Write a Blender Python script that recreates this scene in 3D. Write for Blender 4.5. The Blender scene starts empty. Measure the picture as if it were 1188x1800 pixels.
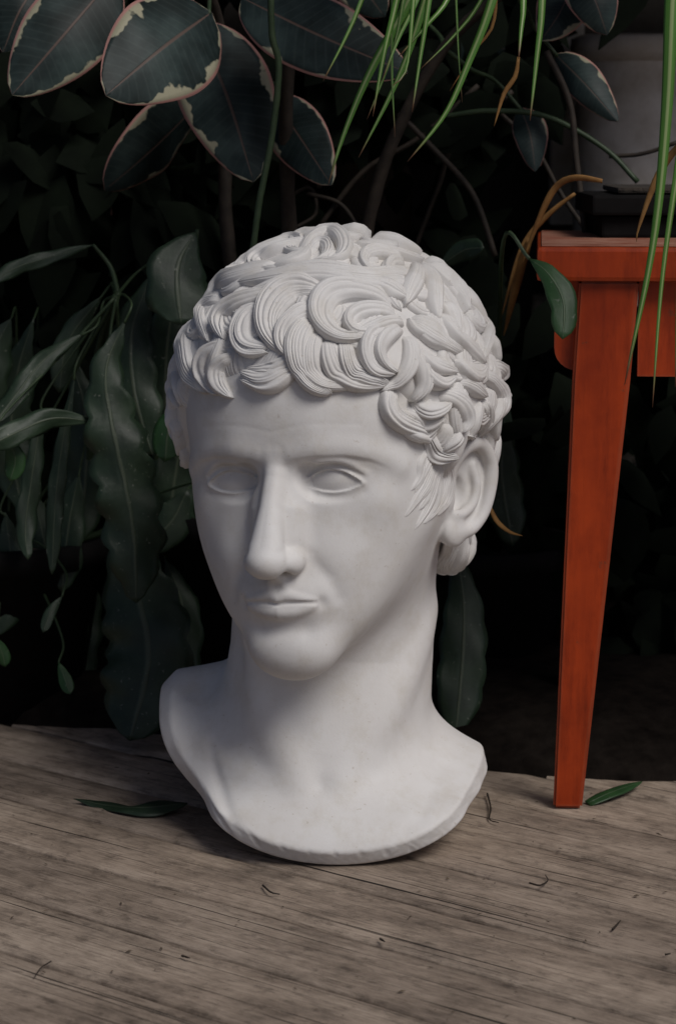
import bpy, bmesh, math, random
import numpy as np
from mathutils import Vector, Matrix, noise as mnoise
from mathutils.bvhtree import BVHTree

SC = bpy.context.scene
COL = SC.collection
R = math.radians
rng = random.Random(7)

# ------------------------------------------------------------------ camera
CAM_H, CAM_D, FPX = 0.62, 2.0, 4000.0          # metres, metres to the bust, focal length in photo pixels (1188 x 1800)
PITCH = math.atan(672.0 / FPX)
cam_d = bpy.data.cameras.new("camera")
cam = bpy.data.objects.new("camera", cam_d)
COL.objects.link(cam)
cam.location = (0.0, -CAM_D, CAM_H)
cam.rotation_euler = (math.pi / 2 - PITCH, 0, 0)
cam_d.sensor_fit = 'VERTICAL'
cam_d.sensor_height = 24.0
cam_d.lens = 24.0 * FPX / 1800.0
cam_d.clip_start, cam_d.clip_end = 0.05, 60.0
cam_d.dof.use_dof = True
cam_d.dof.focus_distance = 1.93
cam_d.dof.aperture_fstop = 6.3
SC.camera = cam

# ------------------------------------------------------------------ daylight: soft overcast light through the leaves, from above right
SUN_EL, SUN_AZ = 49.0, 40.0                    # azimuth: degrees to the right of the camera's back
world = bpy.data.worlds.new("World")
SC.world = world
world.use_nodes = True
wn = world.node_tree
wn.nodes.clear()
w_out = wn.nodes.new("ShaderNodeOutputWorld")
w_bg = wn.nodes.new("ShaderNodeBackground")
sky = wn.nodes.new("ShaderNodeTexSky")
sky.sky_type = 'NISHITA'
sky.sun_disc = False
sky.air_density, sky.dust_density, sky.ozone_density = 0.35, 1.6, 0.1
sky.sun_elevation = R(SUN_EL)
sky.sun_rotation = R(180.0 - SUN_AZ)
w_bg.inputs[1].default_value = 0.05
wn.links.new(sky.outputs[0], w_bg.inputs[0])
wn.links.new(w_bg.outputs[0], w_out.inputs[0])

sun_d = bpy.data.lights.new("sun", 'SUN')
sun_d.energy = 1.5
sun_d.angle = R(26.0)
sun_d.color = (1.0, 0.968, 0.93)
sun = bpy.data.objects.new("sun", sun_d)
COL.objects.link(sun)
_d = Vector((math.sin(R(SUN_AZ)) * math.cos(R(SUN_EL)), -math.cos(R(SUN_AZ)) * math.cos(R(SUN_EL)), math.sin(R(SUN_EL))))
sun.rotation_euler = _d.to_track_quat('Z', 'Y').to_euler()
sun.location = _d * 4

SC.view_settings.view_transform = 'Standard'
SC.view_settings.look = 'None'
SC.view_settings.gamma = 1.0
SC.view_settings.exposure = 0.32


def at(px, py, y):
    """World point seen at photo pixel (px, py) at world depth y."""
    cx, cy = (px - 594.0) / FPX, (900.0 - py) / FPX
    c, s = math.cos(PITCH), math.sin(PITCH)
    d = Vector((cx, c + cy * s, -s + cy * c))
    k = (y + CAM_D) / d.y
    return Vector((0, -CAM_D, CAM_H)) + d * k


def floor_at(px, py, z=0.0):
    cx, cy = (px - 594.0) / FPX, (900.0 - py) / FPX
    c, s = math.cos(PITCH), math.sin(PITCH)
    d = Vector((cx, c + cy * s, -s + cy * c))
    k = (z - CAM_H) / d.z
    return Vector((0, -CAM_D, CAM_H)) + d * k


# ------------------------------------------------------------------ materials
def new_mat(name):
    m = bpy.data.materials.new(name)
    m.use_nodes = True
    nt = m.node_tree
    b = nt.nodes["Principled BSDF"]
    return m, nt, b


def link(nt, a, b):
    nt.links.new(a, b)


def node(nt, kind, **kw):
    n = nt.nodes.new(kind)
    for k, v in kw.items():
        setattr(n, k, v)
    return n


def ramp(nt, fac, stops):
    n = nt.nodes.new("ShaderNodeValToRGB")
    el = n.color_ramp.elements
    while len(el) < len(stops):
        el.new(0.5)
    for e, (p, c) in zip(el, stops):
        e.position = p
        e.color = c if len(c) == 4 else (*c, 1)
    nt.links.new(fac, n.inputs[0])
    return n


def noise_tex(nt, vec, scale, detail=4.0, rough=0.55):
    n = nt.nodes.new("ShaderNodeTexNoise")
    n.inputs["Scale"].default_value = scale
    n.inputs["Detail"].default_value = detail
    n.inputs["Roughness"].default_value = rough
    if vec is not None:
        nt.links.new(vec, n.inputs["Vector"])
    return n


def plaster_material():
    m, nt, b = new_mat("plaster")
    tc = node(nt, "ShaderNodeTexCoord")
    n1 = noise_tex(nt, tc.outputs["Object"], 14.0, 7.0, 0.65)
    cr = ramp(nt, n1.outputs["Fac"], [(0.3, (0.62, 0.60, 0.58)), (0.7, (0.70, 0.69, 0.68))])
    sn = noise_tex(nt, tc.outputs["Object"], 34.0, 8.0, 0.72)
    stn = ramp(nt, sn.outputs["Fac"], [(0.36, (0.93, 0.915, 0.885)), (0.52, (1, 1, 1))])
    sk = noise_tex(nt, tc.outputs["Object"], 260.0, 2.0, 0.5)
    spk = ramp(nt, sk.outputs["Fac"], [(0.24, (0.84, 0.81, 0.77)), (0.30, (1, 1, 1))])
    m1 = node(nt, "ShaderNodeMix", data_type='RGBA', blend_type='MULTIPLY')
    m2 = node(nt, "ShaderNodeMix", data_type='RGBA', blend_type='MULTIPLY')
    m1.inputs[0].default_value = m2.inputs[0].default_value = 1.0
    link(nt, cr.outputs[0], m1.inputs[6])
    link(nt, stn.outputs[0], m1.inputs[7])
    link(nt, m1.outputs[2], m2.inputs[6])
    link(nt, spk.outputs[0], m2.inputs[7])
    link(nt, m2.outputs[2], b.inputs["Base Color"])
    b.inputs["Roughness"].default_value = 0.62
    b.inputs["Specular IOR Level"].default_value = 0.28
    n2 = noise_tex(nt, tc.outputs["Object"], 420.0, 3.0)
    n3 = noise_tex(nt, tc.outputs["Object"], 60.0, 4.0)
    ad = node(nt, "ShaderNodeMath", operation='ADD')
    link(nt, n2.outputs["Fac"], ad.inputs[0])
    link(nt, n3.outputs["Fac"], ad.inputs[1])
    bp = node(nt, "ShaderNodeBump")
    bp.inputs["Strength"].default_value = 0.10
    bp.inputs["Distance"].default_value = 0.0012
    link(nt, ad.outputs[0], bp.inputs["Height"])
    link(nt, bp.outputs[0], b.inputs["Normal"])
    return m


PLASTER = plaster_material()

# ------------------------------------------------------------------ the bust: an implicit surface, in centimetres of a life-size head
S = 0.0152                                     # metres per head centimetre (the cast is about one and a half times life size)
HEAD_O = Vector((-0.0035, 0.0, 0.3300))          # point between the ears at eye level
YAW, HPITCH, ROLL = R(19.5), R(-2.0), R(-3.4)
RH = np.array((Matrix.Rotation(-YAW, 3, 'Z') @ Matrix.Rotation(ROLL, 3, 'Y') @ Matrix.Rotation(HPITCH, 3, 'X')))
FLOOR_Z = -HEAD_O.z / S


def smin(a, b, k):
    h = np.clip(0.5 + 0.5 * (b - a) / k, 0, 1)
    return b + (a - b) * h - k * h * (1 - h)


def smax(a, b, k):
    return -smin(-a, -b, k)


def ell(P, c, r):
    q = P - np.array(c, np.float32)
    r = np.array(r, np.float32)
    k0 = np.sqrt(((q / r) ** 2).sum(1)) + 1e-6
    k1 = np.sqrt(((q / (r * r)) ** 2).sum(1)) + 1e-6
    return k0 * (k0 - 1) / k1


def tube(P, pts, rad):
    """Distance to a polyline of round cones."""
    pts = np.array(pts, np.float32)
    if np.isscalar(rad):
        rad = [rad] * len(pts)
    best = None
    for i in range(len(pts) - 1):
        a, b = pts[i], pts[i + 1]
        ab = b - a
        t = np.clip(((P - a) @ ab) / max(float(ab @ ab), 1e-9), 0, 1)
        d = np.sqrt(((P - a - t[:, None] * ab) ** 2).sum(1)) - (rad[i] + (rad[i + 1] - rad[i]) * t)
        best = d if best is None else np.minimum(best, d)
    return best


def spline(pts, n=8):
    """Catmull-Rom through points (any dimension), n samples per span."""
    p = np.array(pts, float)
    p = np.vstack([2 * p[0] - p[1], p, 2 * p[-1] - p[-2]])
    out = []
    for i in range(1, len(p) - 2):
        for t in np.linspace(0, 1, n, endpoint=False):
            a, b, c, d = p[i - 1], p[i], p[i + 1], p[i + 2]
            out.append(0.5 * ((2 * b) + (c - a) * t + (2 * a - 5 * b + 4 * c - d) * t * t + (3 * b - a - 3 * c + d) * t ** 3))
    out.append(p[-2])
    return np.array(out)


class Sculpt:
    """A list of brushes on an implicit surface; each brush touches only the points near it."""

    def __init__(self, base):
        self.base = base
        self.ops = []

    def __call__(self, P):
        d = self.base(P)
        for lo, hi, fn in self.ops:
            i = np.nonzero((P[:, 0] > lo[0]) & (P[:, 0] < hi[0]) & (P[:, 1] > lo[1]) & (P[:, 1] < hi[1]) & (P[:, 2] > lo[2]) & (P[:, 2] < hi[2]))[0]
            if len(i):
                d[i] = fn(P[i], d[i])
        return d

    def _op(self, pts, m, fn):
        pts = np.atleast_2d(np.array(pts, np.float32))
        self.ops.append((pts.min(0) - m, pts.max(0) + m, fn))

    def tube(self, pts, rad, k, sub=False):
        pts = np.array(pts, np.float32)
        m = (max(rad) if not np.isscalar(rad) else rad) + k + 0.7
        if sub:
            self._op(pts, m, lambda P, d: smax(d, -tube(P, pts, rad), k))
        else:
            self._op(pts, m, lambda P, d: smin(d, tube(P, pts, rad), k))

    def ell(self, c, r, k, sub=False, rot=None):
        c = np.array(c, np.float32)
        M = None if rot is None else np.array(rot, np.float32)

        def dist(P):
            q = P - c
            return ell(q if M is None else q @ M, (0, 0, 0), r)
        self._op([c], max(r) + k + 0.7, (lambda P, d: smax(d, -dist(P), k)) if sub else (lambda P, d: smin(d, dist(P), k)))

    def bump(self, pts, s, amp):
        """Raise (or sink, amp < 0) the surface in a soft band round a polyline or a point."""
        pts = np.atleast_2d(np.array(pts, np.float32))

        def fn(P, d):
            r = np.sqrt(((P - pts[0]) ** 2).sum(1)) if len(pts) == 1 else tube(P, pts, 0.0)
            return d - amp * np.exp(-(r / s) ** 2)
        self._op(pts, 2.6 * s, fn)

    def front(self, xz, off=0.0, fold=True):
        """Points (x, y, z) where the surface, as sculpted so far, meets lines running back from the front."""
        xz = np.atleast_2d(np.array(xz, np.float32))
        ys = np.arange(-14, -3, 0.04, dtype=np.float32)
        P = np.empty((len(xz), len(ys), 3), np.float32)
        P[:, :, 0], P[:, :, 1], P[:, :, 2] = np.abs(xz[:, :1]) if fold else xz[:, :1], ys, xz[:, 1:2]
        d = self(P.reshape(-1, 3)).reshape(len(xz), len(ys))
        k = (d < 0).argmax(1)
        j = np.arange(len(xz))
        k = np.maximum(k, 1)
        a, b = d[j, k - 1], d[j, k]
        y = ys[k - 1] + (ys[k] - ys[k - 1]) * np.clip(a / np.maximum(a - b, 1e-6), 0, 1)
        return np.stack([xz[:, 0], y + off, xz[:, 1]], 1)




# half-width, front depth and back depth of the skull and face by height (head frame, z = 0 at the eyes, -y forward)
LOFT = np.array([
    # z,    w,    yf,    yb
    [-14.0, 2.6, -8.6, 0.0],
    [-11.5, 4.4, -9.3, 0.0],
    [-10.2, 4.65, -9.5, 0.0],
    [-9.0, 5.6, -9.45, 0.0],
    [-7.6, 6.1, -9.60, 0.5],
    [-6.2, 6.4, -9.75, 1.5],
    [-4.8, 6.85, -9.60, 3.0],
    [-3.4, 7.3, -9.35, 5.0],
    [-2.0, 7.5, -9.20, 7.0],
    [-0.5, 7.6, -9.15, 8.2],
    [1.0, 7.6, -9.55, 9.0],
    [2.5, 7.65, -9.75, 9.4],
    [4.0, 7.65, -9.60, 9.6],
    [6.0, 7.4, -9.0, 9.4],
    [8.0, 6.7, -7.8, 8.6],
    [10.0, 5.2, -5.8, 6.6],
    [12.0, 2.2, -2.6, 2.6],
])
_z = np.linspace(-14, 12, 400)


def _smooth_table(col):
    v = np.interp(_z, LOFT[:, 0], LOFT[:, col])
    k = np.exp(-np.linspace(-2.2, 2.2, 41) ** 2)
    k /= k.sum()
    return np.convolve(np.pad(v, 20, mode='edge'), k, 'valid')


T_W, T_F, T_B = _smooth_table(1), _smooth_table(2), _smooth_table(3)


def loft(Q):
    x, y, z = Q[:, 0], Q[:, 1], Q[:, 2]
    w, yf, yb = (np.interp(z, _z, t).astype(np.float32) for t in (T_W, T_F, T_B))
    yc = -1.2
    D = np.where(y < yc, yc - yf, np.maximum(yb - yc, 1.0))
    v = y - yc
    p = 2.25
    ax, av = np.abs(x / w) + 1e-5, np.abs(v / D) + 1e-5
    k0 = (ax ** p + av ** p) ** (1 / p)
    k1 = k0 ** (1 - p) * np.sqrt((ax ** (p - 1) / w) ** 2 + (av ** (p - 1) / D) ** 2) + 1e-6
    d = (k0 - 1) / k1
    # under the jaw: rises from the chin to the jaw's corner
    under = (-11.70 - z + 0.40 * (y + 9.6) + 0.085 * x * x) * 0.90
    d = smax(d, under, 2.6)
    return smax(d, z - 11.8, 0.8)


def head_base(Q):
    return smin(loft(Q), ell(Q, (0, 0.1, 3.4), (7.7, 9.8, 8.8)), 0.6)


def sculpt_head():
    F = Sculpt(head_base)
    # jaw corner, chin, muzzle
    F.ell((0, -8.8, -9.55), (2.0, 1.2, 1.25), 1.8)
    F.bump(F.front([(0, -8.25), (1.2, -8.3)]), 0.70, -0.15)                  # hollow under the lower lip
    F.bump(F.front([(5.3, -1.6)]), 1.2, 0.28)                               # cheekbone
    F.bump(F.front([(3.8, -4.6)]), 1.6, 0.08)
    F.bump(F.front([(2.0, -4.6), (2.7, -5.6), (3.0, -6.6)]), 0.42, -0.09)   # fold from nose to mouth
    F.bump(F.front([(3.0, -4.2)]), 1.2, 0.12)
    # eye sockets under a straight brow
    F.ell((3.25, -9.75, -0.32), (2.55, 1.80, 1.25), 0.22, sub=True)
    F.ell((1.85, -9.4, -0.15), (0.80, 1.25, 0.95), 0.4, sub=True)
    brow = F.front(spline([(0.9, 0.95), (2.4, 1.12), (4.1, 1.08), (5.6, 0.45), (6.2, -0.1)], 6))
    brow[:, 1] = np.minimum(brow[:, 1], np.interp(brow[:, 0], [0, 2.4, 4.1, 5.6, 6.2], [-9.75, -9.4, -8.5, -6.9, -5.9]))
    F.bump(brow + np.array([0, 0, 0.35]), 0.65, 0.23)

    zb_x, zb_z = np.array([0.7, 1.2, 2.4, 3.8, 5.0, 6.0]), np.array([0.80, 0.98, 1.12, 1.10, 0.80, 0.2])

    def brow_edge(P, d):                                                  # the brow's lower edge, cut crisply above the socket
        g = np.interp(P[:, 0], zb_x, zb_z) - P[:, 2]
        s = np.clip(g / 0.32 + 0.5, 0, 1)
        s = s * s * (3 - 2 * s) * np.exp(-np.clip(g, 0, 9) / 0.55)
        return d + 0.14 * s * np.clip((P[:, 0] - 0.7) / 0.6, 0, 1) * np.clip((5.9 - P[:, 0]) / 1.4, 0, 1)
    F._op(brow, 1.6, brow_edge)
    F.bump(F.front([(0, 1.6)]), 0.8, 0.08)
    F.bump(F.front([(2.4, 2.0)]), 1.2, 0.12)
    F.bump(F.front([(0.72, 0.75), (0.66, 1.15), (0.60, 1.65)]), 0.26, -0.025)   # frown
    F.bump(F.front([(0, 2.55), (1.0, 2.8), (2.4, 2.95), (4.6, 2.8)]), 0.14, -0.013)   # crease across the forehead
    F.bump([(6.4, -5.0, 1.6)], 1.6, -0.12)                                   # temple
    # eyeball and lids: the lids ride on the ball, turned a little outwards
    ec, er, tw = np.array([3.0, -6.85, -0.27]), np.array([2.1, 1.78, 1.6]), 0.26
    a = math.atan(tw)
    F.ell(ec, er, 0.35, rot=np.array([[math.cos(a), -math.sin(a), 0], [math.sin(a), math.cos(a), 0], [0, 0, 1]]))

    def on_ball(p, lift):
        q = F.front(p)
        q[:, 1] -= lift
        return q
    cu = spline([(1.30, -0.48), (1.75, 0.00), (2.65, 0.34), (3.6, 0.22), (4.62, -0.44)], 6)
    cl = spline([(1.30, -0.46), (1.95, -0.72), (2.9, -0.87), (3.75, -0.78), (4.52, -0.50)], 6)
    up, lo = on_ball(cu, 0.05), on_ball(cl, 0.03)
    F.bump(up, 0.13, 0.06)
    F.bump(lo, 0.13, 0.045)

    def eye_opening(P, d):                                                # the ball lies a step behind the lids' edges
        zu = np.interp(P[:, 0], cu[:, 0], cu[:, 1])
        zl = np.interp(P[:, 0], cl[:, 0], cl[:, 1])
        s = np.clip(np.minimum(zu - P[:, 2], P[:, 2] - zl) / 0.10 + 0.4, 0, 1)
        s = s * s * (3 - 2 * s) * np.clip((P[:, 0] - cu[0, 0]) / 0.35, 0, 1) * np.clip((cl[-1, 0] - P[:, 0]) / 0.7, 0, 1) ** 0.5
        return d + 0.15 * s * np.clip(((-P[:, 1]) - 5.0) / 1.0, 0, 1)
    F._op(up, 0.8, eye_opening)
    F.bump(F.front(cu[3:-1] + np.array([0.05, 0.30])), 0.12, -0.10)
    F.bump(F.front(cu[5:] + np.array([0.10, 0.55])), 0.22, 0.06)
    F.bump(F.front(cl + np.array([0.0, -0.42])), 0.25, -0.05)
    # nose: flat-topped bridge, round tip
    F.tube([(0, -9.15, 1.1), (0, -9.7, 0.0), (0, -10.5, -1.5), (0, -11.25, -3.4)], [0.68, 0.44, 0.44, 0.72], 0.5)
    F.tube([(0.08, -9.6, 0.1), (0.08, -10.55, -1.6), (0.28, -11.35, -3.6)], [0.36, 0.40, 0.60], 0.5)
    F.tube([(0.60, -8.7, -0.2), (0.80, -9.4, -1.8), (0.80, -9.75, -3.8)], [0.50, 0.66, 0.64], 0.9)
    F.ell((0, -11.45, -4.3), (1.14, 1.15, 1.0), 0.40)
    F.ell((1.08, -10.25, -4.5), (0.62, 0.98, 0.66), 0.34)
    F.tube([(0, -11.0, -4.85), (0, -10.1, -5.25)], [0.34, 0.35], 0.35)
    F.ell((0.68, -10.75, -5.18), (0.38, 0.62, 0.24), 0.2, sub=True)
    F.bump(F.front([(0.95, -3.75), (1.3, -3.5), (1.85, -4.1)]), 0.26, -0.04)
    # mouth
    F.ell((0, -8.55, -6.6), (2.5, 1.76, 1.45), 1.0)
    F.bump(F.front([(0, -5.3), (0, -5.85)]), 0.26, -0.09)                     # philtrum
    F.bump(F.front([(0.42, -5.3), (0.5, -5.9)]), 0.22, 0.05)
    mline = spline([(-0.45, -6.74), (0, -6.82), (0.45, -6.74), (1.15, -6.74), (2.08, -6.80)], 8)
    uline = spline([(-0.45, -6.34), (0, -6.46), (0.45, -6.34), (1.15, -6.48), (1.98, -6.72)], 6)
    lline = spline([(-0.7, -7.26), (0, -7.28), (0.7, -7.26), (1.3, -7.14), (1.98, -6.88)], 6)
    F.tube(F.front(uline, 0.17), np.concatenate([[0.31] * 6, np.linspace(0.31, 0.14, len(uline) - 6)]), 0.26)
    F.tube(F.front(lline, 0.16), np.concatenate([[0.41] * 6, np.linspace(0.41, 0.13, len(lline) - 6)]), 0.32)
    F.tube(F.front(mline, 0.0), 0.10, 0.12, sub=True)
    F.bump(F.front([(2.3, -6.84)]), 0.34, -0.15)
    # ear
    ec = np.array([7.25, 0.5, -1.75])
    ex = np.array(Matrix.Rotation(R(-20), 3, 'Z') @ Matrix.Rotation(R(-16), 3, 'X'))

    def E(pts):                                                           # ear plane: (out, back, up) about the ear's centre
        return np.array([ec + ex @ np.array(p, float) for p in pts])
    F.ell(E([(0.25, 0.3, 0)])[0], (0.55, 1.95, 2.75), 0.5, rot=ex)
    F.ell(E([(0.90, 0.15, 0.1)])[0], (0.62, 1.45, 2.2), 0.3, sub=True, rot=ex)
    F.ell(E([(0.35, -0.35, -0.5)])[0], (0.75, 0.85, 1.1), 0.3, sub=True, rot=ex)
    hel = spline(E([(0.25, -1.1, 0.3), (0.55, -1.2, 1.4), (0.75, -0.6, 2.4), (0.85, 0.5, 2.75), (0.9, 1.6, 2.0), (0.9, 1.95, 0.8), (0.75, 1.85, -0.9), (0.6, 1.1, -2.1), (0.45, 0.1, -2.5)]), 5)
    F.tube(hel, np.concatenate([np.linspace(0.30, 0.46, 12), np.linspace(0.46, 0.34, len(hel) - 12)]), 0.18)
    ant = spline(E([(0.40, 0.5, 1.5), (0.60, 1.0, 0.4), (0.60, 0.85, -0.7), (0.55, 0.15, -1.4), (0.5, -0.5, -1.6)]), 5)
    F.tube(ant, 0.28, 0.28)
    F.ell(E([(0.35, -0.2, -2.5)])[0], (0.45, 0.82, 0.78), 0.35, rot=ex)
    F.ell(E([(0.3, -1.15, -0.75)])[0], (0.4, 0.42, 0.65), 0.35, rot=ex)
    return F


HEAD = sculpt_head()


def head_dist(P):
    """P in bust centimetres, world-aligned, origin between the ears."""
    Q = P @ RH.astype(np.float32)
    Q[:, 0] = np.abs(Q[:, 0] - 0.045 * np.clip(-4.5 - Q[:, 2], 0, 8))      # the lower face swings a little to its left
    return HEAD(Q)


CUT_Z = -14.4


def neck_base(P):
    d = tube(P, [(0.1, 1.6, -6.5), (-0.15, 1.3, -11.7), (-0.7, 0.4, -17.0)], [5.95, 6.05, 6.4])
    d = smin(d, tube(P, [(-4, 3.2, -14.6), (-11, 3.2, -16.0)], [2.4, 2.2]), 1.0)
    d = smin(d, tube(P, [(3, 2.6, -16.6), (11, 0.3, -22.5)], [2.4, 2.0]), 1.8)
    d = smin(d, tube(P, [(-9.5, 1.2, -18.3), (-1.0, 0.0, -20.4), (8.6, -0.5, -21.3)], [4.2, 5.6, 3.8]), 2.2)
    return smin(d, ell(P, (0.3, -4.3, -22.2), (13.5, 5.4, 4.2)), 2.2)


def sculpt_neck():
    F = Sculpt(neck_base)
    F.bump(spline([(5.2, 0.5, -9.0), (3.9, -3.2, -12.8), (0.5, -5.4, -17.5)], 6), 1.0, 0.55)
    F.bump(spline([(-5.0, -3.0, -10.0), (-4.6, -4.2, -13.2), (-2.0, -5.6, -17.5)], 6), 1.0, 0.55)
    F.bump([(-0.8, -5.8, -18.0)], 0.8, -0.30)
    F.bump(spline([(0.2, -5.7, -18.3), (3.6, -4.9, -18.7), (8.4, -3.0, -19.3)], 6), 0.8, 0.22)
    F.bump(spline([(-2.0, -5.7, -18.2), (-6.0, -4.0, -17.2), (-8.6, -0.5, -15.0)], 6), 0.7, 0.25)
    for pts, s_, a_ in (([(384, 1190), (366, 1260), (378, 1340), (420, 1410), (480, 1450)], 0.34, -0.10), ([(352, 1220), (338, 1300), (372, 1390), (440, 1450)], 0.6, 0.07),
                        ([(790, 1310), (740, 1390), (660, 1440)], 0.4, -0.06), ([(500, 1455), (560, 1470), (640, 1455)], 0.8, -0.05)):
        xz = [((at(px, py, -0.05).x - HEAD_O.x) / S, (at(px, py, -0.05).z - HEAD_O.z) / S) for px, py in spline(pts, 5)]
        F.bump(F.front(xz, 0.0, False), s_, a_)
    p0 = F.front([((at(322, 1240, -0.03).x - HEAD_O.x) / S, (at(322, 1240, -0.03).z - HEAD_O.z) / S)], 0.22, False)[0]
    nf = np.array((-0.80, -0.58, 0.16), np.float32)

    def facet(P, d):                                                      # flat dressed facet on the far shoulder
        return smax(d, (P - p0) @ nf, 0.15)
    F._op([(-11.5, -7, -19.5), (-7.0, 3, -13.0)], 0.0, facet)
    return F


NECK = sculpt_neck()


def neck_dist(P):
    d = NECK(P)
    q = P - np.array((0.25, 0, CUT_Z), np.float32)
    rz = np.where(q[:, 2] < 0, CUT_Z - FLOOR_Z, 7.7)                      # cut of the bust: a round bowl
    rx = 10.75
    k0 = np.sqrt((q[:, 0] / rx) ** 2 + (q[:, 2] / rz) ** 2) + 1e-6
    k1 = np.sqrt((q[:, 0] / rx ** 2) ** 2 + (q[:, 2] / rz ** 2) ** 2) + 1e-6
    cut = k0 * (k0 - 1) / k1
    cut = np.where(P[:, 2] > -9.5, -5.0, cut)
    x, z = P[:, 0], P[:, 2]
    rough = np.sin(5.1 * x + 2.2 * np.sin(3.7 * z)) * np.sin(4.3 * z + 1.9 * np.sin(2.9 * x)) + 0.6 * np.sin(11.3 * x + 3 * np.sin(7.1 * z + 2.0 * P[:, 1]))
    chips = np.clip(np.sin(2.1 * x + 1.7 * np.sin(1.3 * z)) * np.sin(1.9 * z + 2.3 * x) - 0.74, 0, 1) * 0.14 + rough * 0.006
    bevel = (d + cut + np.clip(0.92 + 0.01 * x, 0.4, 1.05) + chips * 1.2) * 0.7071                        # worn, chipped edge of the cut
    d = smax(smax(d, cut, 0.08), bevel, 0.14)
    return smax(d, P[:, 1] - 5.5, 0.5)


def body_dist(P):
    a = head_dist(P)
    b = neck_dist(P)
    return smin(a, b, 3.8)


HAIR_LINE = np.array([[-11, 5.8], [-8.5, 5.4], [-6.8, 4.7], [-5.2, 3.0], [-4.0, 1.2], [-3.2, -0.6], [-2.6, -0.6], [-1.6, 1.6], [0.3, 2.4], [1.8, 1.2], [3.0, -4.0], [4.2, -6.5], [7.5, -7.5], [12, -8]])


NAPE_C = np.array((at(790, 955, 0.055) - HEAD_O) / S)


def hair_dist(P):
    H = P @ RH.astype(np.float32)
    H0 = H.copy()
    H[:, 0] = np.abs(H[:, 0])
    d = ell(H0, (0.15, 1.0, 3.0), (9.25, 11.05, 10.05))
    d = smin(d, ell(H, (0, 3.2, -0.8), (6.9, 5.8, 7.4)), 1.5)
    d = smin(d, ell(P, NAPE_C, (1.0, 1.8, 2.0)), 0.8)
    zl = np.interp(H[:, 1], HAIR_LINE[:, 0], HAIR_LINE[:, 1]).astype(np.float32)
    return smax(d, (zl - H[:, 2]) * 0.6, 1.0)


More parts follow.
